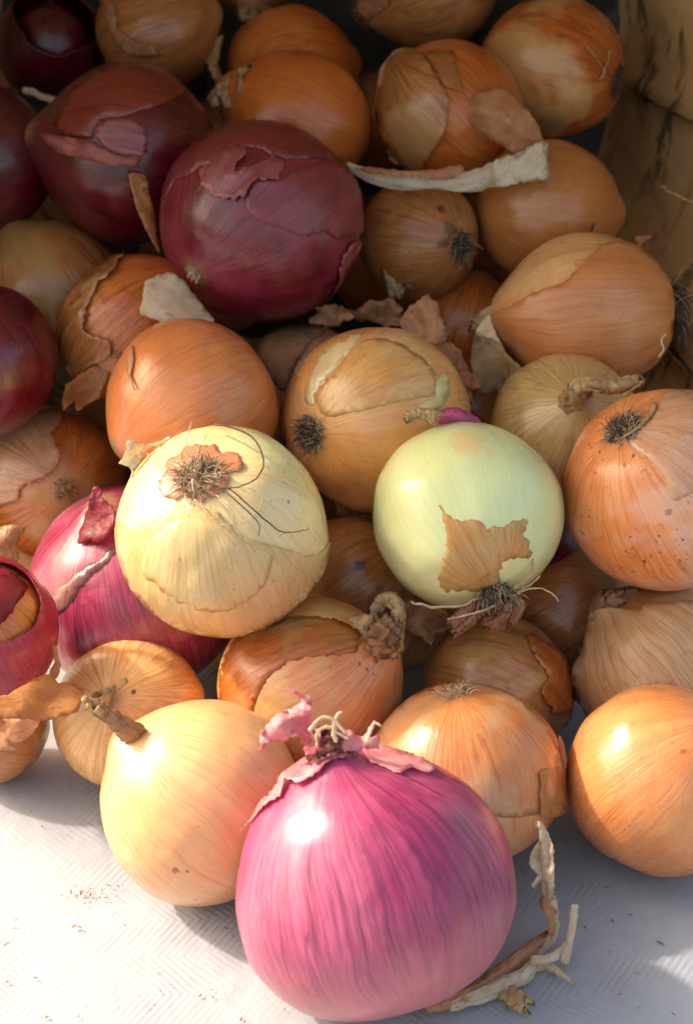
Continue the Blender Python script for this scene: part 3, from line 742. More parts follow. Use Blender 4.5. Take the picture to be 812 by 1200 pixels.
tag(bpy.data.objects['skin_flap.%03d' % 0] if False else scene.collection.objects[-1], 'small dull brown skin flake above the crimson onion at the left edge', 'onion skin', 'loose skin scraps')
scene.collection.objects[-1].name = 'skin_scrap'

# second row
o = 'm_lit'
tn = (hit(ON[o], 440, 752)[0] - CAM).dot(FWD)
stem([(425, 764, tn + .008, 26), (438, 752, tn + .001, 22), (448, 744, tn - .003, 17), (455, 736, tn - .004, 13), (462, 728, tn - .003, 10)], M['brown'], o, ridge=1.0, seed=2, rag=.005, flat=.8)
ZD = ((406, 560), 2.0)
sheet(z(*ZD, [(5, 330), (60, 320), (70, 350), (100, 365), (120, 390), (115, 425), (80, 400), (40, 370)]), tn - .005, M['straw'], o, amp=.005, fold=.003, jag=2, seed=5, freq=.07)
stem([(x_, y_, tn + dt, w) for (x_, y_), dt, w in zip(z(*ZD, [(110, 400), (118, 350), (122, 310), (105, 285), (82, 290), (68, 315)]), (0, 0, .001, .002, .003, .004), (10, 8, 8, 8, 7, 6))], M['straw'], o, name='dry_stalk', ridge=.7, seed=9)
sheet(z(*ZD, [(120, 290), (190, 280), (240, 320), (250, 350), (205, 365), (200, 395), (170, 370), (130, 350)]), tn + .028, M['brown'], o, amp=.006, fold=.003, jag=2.2, seed=6, freq=.06)
sheet(z(*ZD, [(60, 300), (100, 285), (140, 300), (150, 380), (120, 460), (90, 400)]), tn + .036, M['dusk'], o, amp=.008, fold=.004, jag=2.2, seed=16, freq=.06)
patch(o, [(258, 790), (275, 750), (310, 730), (350, 722), (400, 728), (425, 745), (415, 765), (380, 768), (340, 775), (310, 800), (290, 850), (262, 850)], pal=COPPER, clear=.1, lift=.0003, jag=2.0, seed=6, vein=.8, trans=.1, tint=((.62, .42, .18), .6))
o = 'm_brown'
patch(o, z(*ZD, [(420, 370), (450, 375), (490, 410), (520, 450), (535, 500), (520, 540), (480, 550), (450, 500), (470, 470), (440, 420)]), pal=COPPER, lift=.0006, curl=.001, jag=2, seed=3, speck=1.0)
o = 'r_torn'
tr_ = (hit(ON[o], 730, 740)[0] - CAM).dot(FWD)
patch(o, z(*ZD, [(576, 355), (600, 318), (640, 317), (690, 324), (705, 300), (760, 298), (830, 305), (830, 480), (760, 488), (700, 490), (640, 520), (600, 565), (560, 560), (546, 500), (556, 430), (570, 385)]),
      pal=dict(a=(.70, .35, .15), b=(.78, .47, .25), d=(.46, .17, .05)), lift=.0016, curl=.0022, cw=3, jag=1.0, seed=4, trans=.2, vein=.9, rough=.4, label='loose pinkish outer skin with a lifted upper edge')
patch(o, z(*ZD, [(585, 345), (560, 400), (500, 420), (500, 395), (540, 370), (570, 330)]), pal=TAN, lift=.0006, jag=1.5, seed=14)
stem([(712, 722, tr_ + .016, 20), (716, 712, tr_ + .012, 18), (724, 706, tr_ + .011, 15), (735, 700, tr_ + .012, 12), (748, 695, tr_ + .013, 9)], M['dusk'], o, ridge=.9, seed=12, rag=.004)
sheet(z(*ZD, [(565, 330), (590, 290), (640, 275), (690, 268), (688, 290), (640, 295), (605, 320), (580, 350)]), tr_ + .008, M['brown'], o, amp=.005, fold=.003, jag=2.0, seed=19, freq=.06)

# the big cream onion
o = 'big_pale'; ZB = ((120, 490), 2.9)
roots(o, 300, .17, .18, M['root'], 11, rad=.00024, droop=.1)
roots(o, 40, .22, .16, M['rootdark'], 12, rad=.00018, droop=.2, base=False)
patch(o, z(*ZB, [(215, 265), (190, 240), (215, 200), (225, 155), (275, 118), (320, 92), (385, 90), (405, 118), (440, 118), (478, 160), (462, 182), (430, 190), (425, 240), (380, 270), (340, 285), (290, 268), (250, 275)]),
      pal=dict(a=(.66, .25, .12), b=(.76, .38, .20), d=(.45, .12, .05)), clear=.25, lift=.0004, curl=.0003, jag=3.2, seed=7, label='ring of salmon skin round the roots', name='skin_remnant')
amb = dict(a=(.78, .52, .20), b=(.84, .62, .32), d=(.60, .30, .09))
patch(o, z(*ZB, [(42, 420), (60, 350), (95, 380), (160, 360), (250, 300), (300, 290), (400, 330), (470, 400), (600, 440), (640, 450), (700, 470), (750, 450), (775, 420), (760, 520), (700, 620), (600, 700), (500, 745), (380, 750), (260, 730), (160, 670), (80, 580), (45, 500)]),
      pal=amb, clear=.08, lift=.00035, curl=.0002, jag=1.6, seed=8, vein=.6, trans=.15, coat=.5, rough=.28, sss=.1, blotch=.6, label='thin amber outer skin over the lower half')
patch(o, z(*ZB, [(150, 540), (140, 470), (170, 400), (230, 360), (300, 330), (400, 360), (480, 410), (580, 455), (560, 540), (525, 600), (420, 655), (330, 650), (230, 610)]),
      pal=dict(a=(.84, .60, .26), b=(.86, .68, .36), d=(.70, .42, .14)), clear=.12, lift=.0006, jag=1.2, seed=9, vein=.8, trans=.2, coat=.6, rough=.24, wave=.0004, label='translucent wrinkled sliver of skin')
tb = (hit(ON[o], 175, 540)[0] - CAM).dot(FWD)
sheet(z(*ZB, [(88, 78), (120, 80), (165, 90), (225, 62), (240, 80), (200, 95), (160, 100), (135, 140), (112, 170), (108, 200), (95, 200), (98, 172), (58, 155), (78, 125)]), tb + .004, M['bone'], o, slope=(.00016, 0), amp=.004, jag=1.6, seed=3, freq=.05)
for k, (pts, r) in enumerate([([(385, 58, 3), (440, 85, 5), (500, 125, 6), (530, 180, 5), (510, 230, 4), (460, 250, 3), (400, 252, 2)], .00042), ([(430, 250, 2), (470, 290, 4), (540, 360, 5), (580, 385, 4), (620, 388, 3), (660, 380, 5)], .00034),
        ([(480, 245, 2), (520, 275, 4), (520, 320, 4), (470, 360, 3), (400, 365, 2)], .00026), ([(320, 285, 2), (380, 350, 2), (450, 430, 2)], .00034), ([(420, 260, 2), (460, 300, 4), (520, 360, 3), (525, 400, 1)], .0003),
        ([(390, 270, 2), (440, 330, 3), (455, 400, 1)], .00026), ([(318, 60, 4), (300, 110, 4), (305, 150, 2)], .00028), ([(170, 140, 2), (210, 185, 3), (260, 200, 3)], .00024), ([(340, 250, 3), (325, 235, 5), (330, 280, 4)], .0006), ([(585, 405, 2), (590, 392, 3), (620, 388, 3)], .00022)]):
    strand(o, [(120 + a / 2.9, 490 + b / 2.9, c) for a, b, c in pts], r, M['root'] if k not in (0, 1, 4) else M['rootdark'])

# the peeled onion
o = 'green'
patch(o, z(*ZD, [(216, 62), (232, 82), (250, 96), (300, 100), (330, 112), (362, 118), (424, 92), (418, 120), (412, 140), (424, 150), (430, 182), (400, 190), (368, 196), (356, 225), (358, 250), (330, 262), (300, 266), (225, 262), (218, 235), (222, 196), (238, 150)]),
      pal=dict(a=(.76, .38, .11), b=(.80, .58, .24), d=(.55, .20, .04)), lift=.00022, jag=3.0, seed=5, vein=.9, blotch=1.5, coat=.5, trans=.15, clear=.25, wave=0.0, thick=.00012, name='skin_remnant', label='torn orange scrap of dry skin')
roots(o, 150, .22, .15, M['rootdark'], 21, rad=.00028, droop=.5)
roots(o, 80, .24, .17, M['root'], 22, rad=.0002, droop=.8, base=False)
tg = (hit(ON[o], 578, 695)[0] - CAM).dot(FWD)
for k, (pts, w) in enumerate([([(330, 270), (270, 300), (190, 300), (150, 290)], 2.2), ([(380, 265), (430, 230), (436, 190)], 1.3), ([(390, 275), (440, 258), (480, 270), (496, 290)], 1.3), ([(350, 300), (290, 320), (235, 330)], 1.6), ([(400, 270), (430, 250), (455, 230)], 1.2)]):
    q = z(*ZD, pts); stem([(a, b, tg - .002 - .0008 * i, w * (1 - .15 * i)) for i, (a, b) in enumerate(q)], M['root'], o, name='root_strand', flat=1, sides=6, rag=0, seed=k)
for k, (pts, w) in enumerate([([(335, 280), (300, 310), (270, 335), (250, 350)], 12), ([(370, 290), (360, 320), (330, 345)], 13), ([(385, 285), (390, 310), (375, 335)], 9)]):
    q = z(*ZD, pts); stem([(a, b, tg + .004 + .001 * i, w * (1 - .1 * i)) for i, (a, b) in enumerate(q)], M['dusk'], o, name='root_clump', flat=.8, ridge=1.1, rag=.004, seed=k + 31)
to = (hit(ON[o], 530, 503)[0] - CAM).dot(FWD); ZG = ((300, 330), 2.8)
stem([(a, b, to + .006, w) for (a, b), w in zip(z(*ZG, [(590, 447), (570, 440), (540, 436), (510, 440), (495, 445)]), (9, 7, 6, 5, 5))], M['straw'], o, ridge=1.0, rag=.003, seed=3)
sheet(z(*ZG, [(585, 458), (604, 424), (650, 414), (690, 428), (725, 448), (750, 475), (700, 480), (640, 470), (600, 465)]), to + .012, M['purple'], o, amp=.002, bow=.002, jag=.6, seed=3, name='purple_layer', thick=.001, label='purple slip of skin showing over the top')

# red onions, middle and left
o = 'red_mid'
tm = (hit(ON[o], 118, 610)[0] - CAM).dot(FWD); ZC = ((0, 560), 2.0)
sheet(z(*ZC, [(215, 25), (232, 20), (246, 50), (275, 85), (262, 130), (235, 155), (205, 152), (185, 155), (186, 128), (200, 92)]), tm - .006, M['wine'], o, amp=.005, slope=(-.0002, 0), fold=.002, jag=1.5, seed=4, label='dark red upright flap of skin')
patch(o, z(*ZC, [(118, 300), (130, 262), (165, 235), (215, 200), (270, 160), (275, 172), (235, 215), (195, 250), (170, 290), (140, 320), (118, 325)]), pal=dict(a=(.22, .075, .075), b=(.32, .15, .13), d=(.12, .03, .035)), lift=.0003, jag=2.2, seed=7, label='grey-brown worn band')
o = 'red_top'; ZT = ((0, 0), 2.0)
patch(o, z(*ZT, [(470, 395), (498, 388), (520, 368), (560, 345), (578, 362), (545, 410), (600, 390), (640, 372), (664, 380), (650, 420), (592, 430), (572, 462), (512, 466), (480, 440)]),
      pal=dict(a=(.26, .045, .055), b=(.38, .10, .10), d=(.12, .015, .02)), lift=.0007, curl=.0018, cw=3, jag=2.6, seed=3, rough=.4, label='flaking dusty rose skin on top')
patch(o, z(*ZT, [(592, 430), (640, 425), (700, 400), (760, 380), (812, 400), (846, 460), (850, 540), (790, 560), (765, 545), (700, 550), (650, 532), (600, 510), (575, 480)]),
      pal=dict(a=(.20, .020, .030), b=(.27, .045, .055), d=(.10, .01, .014)), lift=.0007, curl=.0006, jag=2.0, seed=4, rough=.45)
patch(o, z(*ZT, [(380, 470), (400, 400), (440, 350), (500, 305), (560, 284), (640, 283), (700, 300), (760, 345), (800, 380), (740, 372), (660, 372), (600, 345), (572, 350), (520, 366), (495, 386), (468, 394), (440, 412), (412, 425), (395, 450)]),
      pal=dict(a=(.17, .010, .014), b=(.23, .026, .028), d=(.08, .005, .007)), lift=.0006, jag=1.8, seed=5, rough=.45)
patch(o, [(400, 300), (410, 285), (418, 282), (424, 290), (418, 310), (400, 345), (380, 365), (392, 335)], M['rose'], lift=.0006, curl=.0008, jag=1.5, seed=9)
roots(o, 40, .05, .085, M['root'], 5, rad=.0003, base=True)
o = 'red_back'; ZK = ((0, 0), 3.123)
patch(o, z(*ZK, [(200, 460), (225, 400), (260, 340), (350, 260), (480, 215), (600, 250), (690, 310), (610, 380), (520, 410), (440, 432), (370, 440), (335, 505), (240, 498)]), pal=dict(a=(.22, .020, .012), b=(.28, .04, .022), d=(.10, .01, .006)), lift=.0006, jag=2.0, seed=4)
patch(o, z(*ZK, [(345, 500), (352, 460), (395, 440), (470, 435), (530, 470), (540, 560), (500, 585), (460, 570), (400, 548)]), pal=dict(a=(.26, .045, .045), b=(.40, .12, .11), d=(.12, .015, .015)), lift=.0004, curl=.0004, jag=1.8, seed=6)  # lighter patch: pinkish sheen of the red skin put into the colour
tk = (hit(ON[o], 75, 165)[0] - CAM).dot(FWD)
patch(o, z(*ZK, [(175, 492), (230, 500), (330, 515), (372, 537), (440, 572), (512, 572), (500, 608), (420, 604), (350, 590), (260, 568), (200, 545)]), M['rose'], lift=.0016, curl=.0006, jag=1.0, seed=7, label='pale pink skin ridge')
sheet(z(*ZK, [(146, 490), (180, 488), (240, 500), (300, 520), (290, 560), (230, 560), (190, 540), (165, 515)]), tk - .002, M['rose'], o, slope=(-.0001, 0), amp=.001, jag=.8, seed=8, bow=.002)
sheet(z(*ZK, [(470, 640), (500, 632), (530, 640), (545, 690), (560, 760), (575, 840), (585, 925), (560, 890), (530, 830), (500, 760)]), tk - .010, M['copper'], o, amp=.003, slope=(.0002, 0), jag=.8, seed=9, label='thin amber flap of skin')
# torn empty red skin in the top left corner
R9 = onion('red_bowl', Rn, 'dark red onion in the top left corner, outer skin torn open like a bowl', (-0.1267, 0.9700, 0.1655), .0170, ('s', 60, -60, .3), RED, 28.0, GR, ratio=1.0)
vs, fs = bowl_shell(R9, .0232, z(*ZK, [(60, 60), (90, 120), (150, 185), (230, 200), (300, 165), (370, 110), (350, 20), (250, -60), (120, -70), (60, -20)]), .05, None, rim_out=.03)
mesh_obj('outer_skin', vs, fs, skin('dark_red_shell', RED, .023, 29.0, coat=.3, trans=.15, sss=0), R9.root, R9.inv, thick=.0008)['label'] = 'torn bowl-like outer skin'
o = 'torn_back'
patch(o, z(*ZK, [(372, 5), (400, 0), (425, 30), (435, 100), (480, 140), (560, 165), (575, 195), (540, 205), (490, 198), (430, 165), (412, 130), (385, 60)]), M['pinkbrown'], lift=.0008, curl=.0014, jag=2, seed=4)

# brown onions at the left
o = 'torn_l'; ZF = ((0, 280), 2.0)
patch(o, z(*ZF, [(150, 400), (148, 330), (150, 240), (190, 120), (240, 62), (292, 42), (262, 90), (232, 112), (200, 210), (262, 240), (258, 275), (200, 300), (165, 330)]), pal=TAN, lift=.0008, curl=.0016, jag=1.8, seed=3, tint=((.62, .40, .22), .7), trans=.1)
tt = (hit(ON[o], 190, 350)[0] - CAM).dot(FWD)
sheet(z(*ZF, [(340, 100), (370, 85), (402, 78), (440, 108), (470, 150), (500, 190), (502, 212), (470, 222), (430, 215), (380, 195), (330, 175), (335, 140)]), tt - .008, M['bone'], o, amp=.003, slope=(.0001, -.0001), bow=.004, jag=1.4, seed=4, label='pale straw flap of skin')
sheet(z(*ZF, [(155, 345), (200, 310), (250, 282), (282, 275), (262, 310), (240, 350), (235, 372), (205, 388), (180, 402), (175, 380), (150, 402), (148, 370)]), tt + .004, M['copper'], o, amp=.005, fold=.003, jag=1.5, seed=5, label='curled orange flap at the bottom')
sheet(z(*ZF, [(268, 235), (282, 195), (292, 190), (290, 230), (280, 278), (258, 280), (262, 255)]), tt - .001, M['brown'], o, amp=.003, jag=1.4, seed=6)
o = 'l_root'
patch(o, z(*ZF, [(-20, 500), (20, 440), (70, 415), (142, 403), (146, 430), (122, 462), (140, 522), (100, 560), (52, 580), (45, 610), (-20, 620)]), pal=dict(a=(.62, .29, .14), b=(.70, .40, .22), d=(.36, .13, .05)), lift=.001, curl=.0012, jag=2.0, seed=3, trans=.1, label='flaking pinkish outer skin')
roots(o, 60, .07, .15, M['straw'], 8, rad=.00035)
o = 'orange_l'
patch(o, z(*ZF, [(312, 248), (318, 285), (312, 320), (322, 356), (306, 325), (302, 285)]), M['pinkbrown'], lift=.0008, curl=.0008, jag=.6, seed=4)

# the golden onion
o = 'gold'
patch(o, z(*ZG, [(190, 375), (260, 288), (335, 200), (400, 185), (480, 205), (560, 262), (588, 300), (584, 372), (480, 392), (330, 428), (232, 444)]),
      pal=dict(a=(.80, .40, .12), b=(.84, .52, .21), d=(.58, .20, .05)), lift=.00012, wave=0.0, thick=.00012, jag=1.2, seed=3, vein=.8, coat=.5, rough=.28, trans=.1, label='translucent orange patch of outer skin')
patch(o, z(*ZG, [(350, 172), (335, 162), (290, 172), (240, 205), (200, 255), (172, 325), (160, 390), (190, 405), (205, 345), (262, 282), (300, 235), (342, 195)]), pal=dict(a=(.78, .58, .28), b=(.82, .68, .40), d=(.60, .36, .14)), lift=.00012, wave=0.0, thick=.0001, jag=2.2, seed=4, vein=.7, coat=.5)
patch(o, z(*ZG, [(592, 330), (620, 290), (634, 330), (630, 380), (600, 418), (530, 420), (556, 395), (584, 378)]), pal=dict(a=(.66, .62, .26), b=(.74, .70, .36), d=(.55, .40, .14)), lift=.0003, jag=1.0, seed=6, vein=.5)
roots(o, 190, .11, .16, M['rootdark'], 4, rad=.00024, out=.5)
roots(o, 110, .13, .18, M['root'], 6, rad=.0002, base=False, out=.4)

o = 'neck_small'; ZH = ((560, 260), 3.222)
tn = (hit(ON[o], 672, 474)[0] - CAM).dot(FWD)
stem([(a, b, tn + dt, w) for (a, b), dt, w in zip(z(*ZH, [(362, 690), (362, 655), (375, 625), (415, 612), (470, 615), (530, 615), (585, 606), (605, 600)]), (.004, -.001, -.006, -.009, -.010, -.010, -.010, -.010), (19, 15, 11, 9, 8.5, 8, 7, 6))],
     M['straw'], o, ridge=.6, flat=.7, seed=5, rag=.004)
sheet(z(*ZH, [(400, 605), (440, 592), (520, 595), (575, 592), (600, 600), (596, 625), (540, 650), (470, 640), (420, 625)]), tn - .011, M['straw'], o, amp=.003, bow=.003, jag=1.2, seed=9)
stem([(a, b, tn - .012, w) for (a, b), w in zip(z(*ZH, [(548, 655), (585, 630), (625, 600)]), (2, 1.6, 1))], M['straw'], o, name='dry_fibre', sides=6, rag=0)

o = 'r_big'
roots(o, 150, .10, .17, M['rootdark'], 14, rad=.00024, out=.45)
roots(o, 110, .13, .19, M['root'], 15, rad=.0002, base=False, out=.4)
strand(o, [(a, b, .6) for a, b in z(*ZH, [(665, 695), (660, 725), (625, 765), (585, 798), (545, 822)])], .0009, M['straw'], 'pale_seam', .0002)
patch(o, z(*ZH, [(560, 830), (600, 790), (650, 740), (668, 700), (720, 640), (812, 625), (860, 700), (860, 900), (830, 1010), (740, 1050), (700, 960), (650, 900), (600, 870)]),
      pal=dict(a=(.80, .40, .22), b=(.84, .52, .33), d=(.56, .18, .07)), clear=.15, lift=.0003, jag=2.0, seed=5, speck=1.0, trans=.1, coat=.5, rough=.28, vein=.8, label='thin pinkish skin with soil specks')

o = 'r_large'
patch(o, z(*ZH, [(45, 352), (110, 325), (180, 288), (240, 258), (320, 232), (380, 180), (470, 90), (560, 85), (660, 140), (735, 230), (765, 330), (735, 500), (650, 615), (560, 610), (480, 540), (380, 508), (270, 512), (168, 556), (120, 495), (70, 420)]),
      pal=dict(a=(.68, .23, .07), b=(.76, .33, .13), d=(.40, .10, .025)), lift=.0007, curl=.0005, jag=1.2, seed=4, vein=.5, blotch=.5, rough=.34, trans=.05, label='smooth copper outer skin')
tl = (hit(ON[o], 600, 375)[0] - CAM).dot(FWD)
sheet(z(*ZH, [(-10, 420), (10, 380), (38, 350), (52, 375), (66, 420), (82, 455), (45, 440), (10, 430)]), tl - .004, M['bone'], o, amp=.002, jag=1, seed=4, slope=(-.0001, 0))
sheet(z(*ZH, [(-10, 410), (40, 440), (85, 455), (110, 500), (168, 558), (120, 600), (85, 640), (10, 645), (-30, 560)]), tl + .004, M['straw'], o, amp=.004, slope=(-.0001, .0001), jag=1.2, seed=5, label='loose straw coloured skin below the neck')
stem([(592, 372, tl + .010, 14), (578, 370, tl + .010, 10), (564, 376, tl + .011, 7), (556, 384, tl + .012, 6)], M['straw'], o, ridge=.7, seed=7)
q = roots(o, 230, .36, .30, M['rootdark'], 9, rad=.0003, droop=1.3)
roots(o, 40, .40, .28, M['root'], 10, rad=.0002, droop=1.0, base=False)
sheet(z(*ZH, [(548, 90), (580, 78), (605, 88), (590, 60), (640, 52), (660, 58), (620, 75), (615, 105), (585, 118), (552, 108)]), proj(ON[o].pos)[2] - .004, M['copper'], o, amp=.004, jag=1.2, seed=9)
stem([(a, b, tl - .012, 1.2) for a, b in z(*ZH, [(708, 420), (690, 450), (700, 480), (680, 510)])], M['bone'], o, name='dry_fibre', sides=6, rag=0, flat=1)

# the back
o = 'torn_c'; ZE = ((406, 0), 2.0)
tc_ = proj(ON[o].pos)[2]
patch(o, z(*ZE, [(62, 140), (90, 104), (130, 112), (180, 135), (215, 190), (240, 240), (232, 300), (200, 350), (170, 395), (90, 400), (100, 330), (62, 240)]), pal=TAN, lift=.0010, curl=.0016, jag=1.6, seed=3, tint=((.60, .34, .14), .7), vein=1.2, label='coarse tan outer skin')
sheet(z(*ZE, [(256, 252), (300, 222), (350, 206), (388, 216), (420, 250), (450, 295), (462, 338), (430, 358), (400, 362), (350, 335), (300, 302)]), tc_ - .034, M['pinkbrown'], o, amp=.004, bow=.006, slope=(-.0001, 0), jag=1.2, seed=5, label='pale pinkish flap of skin')
PT = z(*ZE, [(0, 386), (60, 412), (130, 424), (210, 424), (280, 425), (340, 408), (400, 392), (440, 378), (466, 368)])
stem([(a, b, tc_ - .036 - .0008 * i, w) for i, ((a, b), w) in enumerate(zip(PT, (3, 8, 10, 10, 11, 12, 13, 16, 20)))], M['white'], o, name='dry_stem', ridge=.45, flat=.5, seed=5, rag=.006, twist=.8, sides=30)
sheet(z(*ZE, [(20, 395), (60, 392), (120, 400), (200, 398), (265, 386), (275, 400), (240, 420), (140, 412), (60, 408)]), tc_ - .042, M['pinkbrown'], o, amp=.002, jag=1.2, seed=6)
sheet(z(*ZE, [(340, 385), (372, 362), (400, 372), (430, 345), (458, 335), (470, 370), (474, 415), (440, 424), (400, 430), (350, 440), (345, 410)]), tc_ - .046, M['white'], o, amp=.003, jag=1.6, seed=7, bow=.002, freq=.08)
patch(o, z(*ZE, [(190, 130), (250, 125), (262, 170), (270, 215), (235, 205), (210, 170)]), M['copper'], lift=.0008, curl=.001, jag=1.5, seed=8)
o = 'cop_a'
tc2 = proj(ON[o].pos)[2]
stem([(a, b, tc2 + dt, w) for (a, b), dt, w in zip(z((0, 0), 2.0, [(590, 205), (560, 205), (535, 208), (515, 225), (505, 242)]), (-.012, -.008, -.008, -.008, -.008), (26, 15, 9, 9, 8))], M['straw'], o, ridge=.8, seed=6, rag=.004)
for k, (a, b) in enumerate(((252, 118), (262, 112), (268, 120), (256, 106))):
    stem([(a + 4, b - 6, tc2 - .010, 4), (a, b, tc2 - .012, 5), (a + 1, b + 7, tc2 - .012, 3.5)], M['straw'], o, name='dry_sheath', ridge=1, seed=k + 20, rag=.002, sides=12)
o = 'cop_b'
tb2 = proj(ON[o].pos)[2]
sheet(z((0, 0), 2.0, [(478, 85), (500, 92), (522, 80), (520, 110), (512, 150), (528, 195), (508, 200), (490, 160), (480, 120)]), tb2 - .02, M['straw'], o, amp=.005, fold=.003, jag=1.5, seed=6)
o = 'top_stem'
ts = (hit(ON[o], 292, 10)[0] - CAM).dot(FWD)
stem([(296, 2, ts + .006, 18), (293, 9, ts + .001, 13), (291, 15, ts - .004, 10), (290, 19, ts - .008, 8)], M['straw'], o, ridge=.9, seed=9, rag=.003)
for k in range(7):
    a = k * .9; stem([(291 + 4 * math.cos(a), 14 + 3 * math.sin(a), ts - .006, 3.5), (291 + 8 * math.cos(a), 16 + 6 * math.sin(a), ts - .010, 3)], M['straw'], o, name='dry_sheath', ridge=.8, seed=k, sides=8, rag=.001)
o = 'top_c'
patch(o, z(*ZE, [(0, 40), (30, 10), (55, -20), (110, -20), (90, 20), (50, 50), (40, 90), (10, 100)]), M['pinkbrown'], lift=.0008, curl=.0016, jag=1.6, seed=4)
roots(o, 60, .12, .2, M['rootdark'], 31, end='s')
o = 'top_r'
roots(o, 70, .12, .22, M['rootdark'], 33)
for pts in ([(560, 108), (582, 135), (598, 160)], [(612, 118), (610, 145), (600, 165)], [(600, 158), (598, 175), (588, 186)]):
    strand(o, [(a, b, .3) for a, b in z(*ZE, pts)], .0008 if pts[0][0] == 600 else .0005, M['straw'], 'pale_seam', .0001)
o = 'mid_r'
tm = (hit(ON[o], 692, 268)[0] - CAM).dot(FWD)
stem([(688, 278, tm - .002, 2.2), (692, 270, tm - .003, 1.8), (696, 262, tm - .004, 1.4)], M['rootdark'], o, name='dark_bristle', sides=6, flat=1, rag=0)
o = 'dirty'
roots(o, 80, .24, .22, M['rootdark'], 35, droop=.9); roots(o, 24, .3, .2, M['root'], 36, base=False)
td = proj(ON[o].pos)[2]
stem([(a, b, td - .012, w) for (a, b), w in zip(z((406, 280), 2.0, [(150, 30), (130, 60), (105, 75), (110, 105), (125, 130)]), (4, 8, 9, 9, 12))], M['straw'], o, name='dry_stalk', ridge=.9, seed=8, rag=.005)
patch('behind_gold', z(*ZG, [(0, 210), (40, 170), (90, 148), (160, 145), (240, 155), (180, 200), (130, 280), (90, 360), (30, 300)]), M['dusk'], lift=.001, jag=1.2, seed=3)

# ------------------------------------------------------------------ loose scraps of skin, things of their own
def scrap(poly, t, mat, label, **kw):
    s = sheet(poly, t, M[mat], None, name='skin_scrap', **kw); tag(s, label, 'onion skin', 'loose skin scraps'); return s
scrap(z(*ZG, [(172, 128), (200, 100), (192, 84), (240, 78), (300, 86), (322, 112), (300, 130), (250, 150), (210, 142)]), .925, 'dusk', 'crumpled brown skin scrap behind the golden onion, leftmost of the scraps', amp=.006, fold=.003, jag=2.2, seed=3, freq=.05)
scrap(z(*ZG, [(308, 92), (340, 85), (372, 58), (410, 66), (440, 55), (482, 92), (476, 145), (430, 150), (380, 130), (330, 128)]), .930, 'dusk', 'ragged brown skin scrap above the top of the golden onion', amp=.007, fold=.004, jag=2.6, seed=4, freq=.05)
scrap(z(*ZG, [(490, 98), (520, 68), (562, 42), (600, 80), (612, 130), (628, 190), (600, 208), (545, 206), (500, 180), (474, 142)]), .925, 'pinkbrown', 'upright pinkish brown skin scrap at the upper right of the golden onion', amp=.005, fold=.002, jag=1.8, seed=5, freq=.04)
scrap(z(*ZG, [(565, 210), (600, 204), (640, 200), (672, 235), (700, 290), (682, 325), (640, 318), (615, 300), (590, 250)]), .918, 'dusk', 'wrinkled dark scrap of skin between the golden and the straw coloured onion', amp=.006, fold=.003, jag=2.2, seed=6, freq=.05)
scrap(z(*ZG, [(618, 352), (650, 345), (700, 346), (712, 372), (708, 402), (650, 402), (620, 385)]), .912, 'brown', 'small brown scrap of skin left of the straw coloured onion', amp=.006, fold=.003, jag=2.0, seed=7, freq=.06)
scrap(z(*ZG, [(640, 300), (690, 290), (730, 320), (735, 352), (690, 350), (650, 340)]), .915, 'copper', 'dim orange sliver of skin under the wrinkled dark scrap', amp=.005, jag=1.6, seed=8)
scrap(z((0, 0), 3.123, [(85, 320), (130, 325), (160, 345), (225, 358), (235, 370), (190, 378), (130, 352), (90, 345)]), .985, 'bone', 'thin pale scrap of skin between the dark red onions at the upper left', amp=.004, jag=1.4, seed=9)
stem([(775, 218, .965, 1.5), (790, 228, .96, 1.4), (815, 238, .955, 1.2)], M['straw'], None, name='straw', sides=6, rag=0, flat=1)
tag(scene.collection.objects[-1], 'thin yellow straw fibre on the tub wall at the right edge', 'straw')

# dried leaf on the white surface at the right of the pink onion
leaf = link(bpy.data.objects.new('dried_onion_leaf', None)); leaf.empty_display_size = .01
ZS = ((406, 780), 2.0)
def tabt(px, py, h=.003):
    d = ray(px, py); return (h - CAM.z) / d.z
lt = tabt(*z(*ZS, [(470, 640)])[0], .004); leaf.location = at(*z(*ZS, [(440, 690)])[0], tabt(*z(*ZS, [(440, 690)])[0], 0))
tag(leaf, 'shredded dry leaf, pinkish and cream, lying beside the large pink onion with one strip upright', 'dried leaf')
def lstem(pts, ts, ws, mat, name, **kw):
    q = z(*ZS, pts); s = stem([(a, b, t_, w) for (a, b), t_, w in zip(q, ts, ws)], M[mat], None, name=name, **kw)
    s.parent = leaf; s.location = Vector(s.location) - Vector(leaf.location); return s
g = lambda pts, h: [tabt(*p, h) for p in z(*ZS, pts)]
p1 = [(190, 808), (260, 780), (330, 745), (380, 705), (430, 665), (470, 632)]
lstem(p1, g(p1, .004), (5, 9, 11, 9, 7, 5), 'pinkbrown', 'leaf_strip', ridge=.7, flat=.4, seed=3, label=None)
p2 = [(240, 800), (320, 770), (400, 735), (450, 700), (490, 715), (528, 740)]
lstem(p2, g(p2, .003), (6, 9, 8, 6, 4, 2), 'bone', 'leaf_strip', ridge=.7, flat=.35, seed=4)
p3 = [(440, 672), (478, 640), (486, 600), (482, 560), (468, 530), (470, 490), (468, 450), (462, 410), (450, 372)]
lstem(p3, [lt, lt, lt - .001, lt - .002, lt - .003, lt - .004, lt - .005, lt - .006, lt - .007], (6, 5, 5, 6, 6, 5, 5, 4, 2), 'bone', 'leaf_strip', ridge=.6, flat=.5, seed=5)
def lsheet(pts, t_, mat, seed, **kw):
    s = sheet(z(*ZS, pts), t_, M[mat], None, name='leaf_shred', seed=seed, **kw); s.parent = leaf; s.location = Vector(s.location) - Vector(leaf.location)
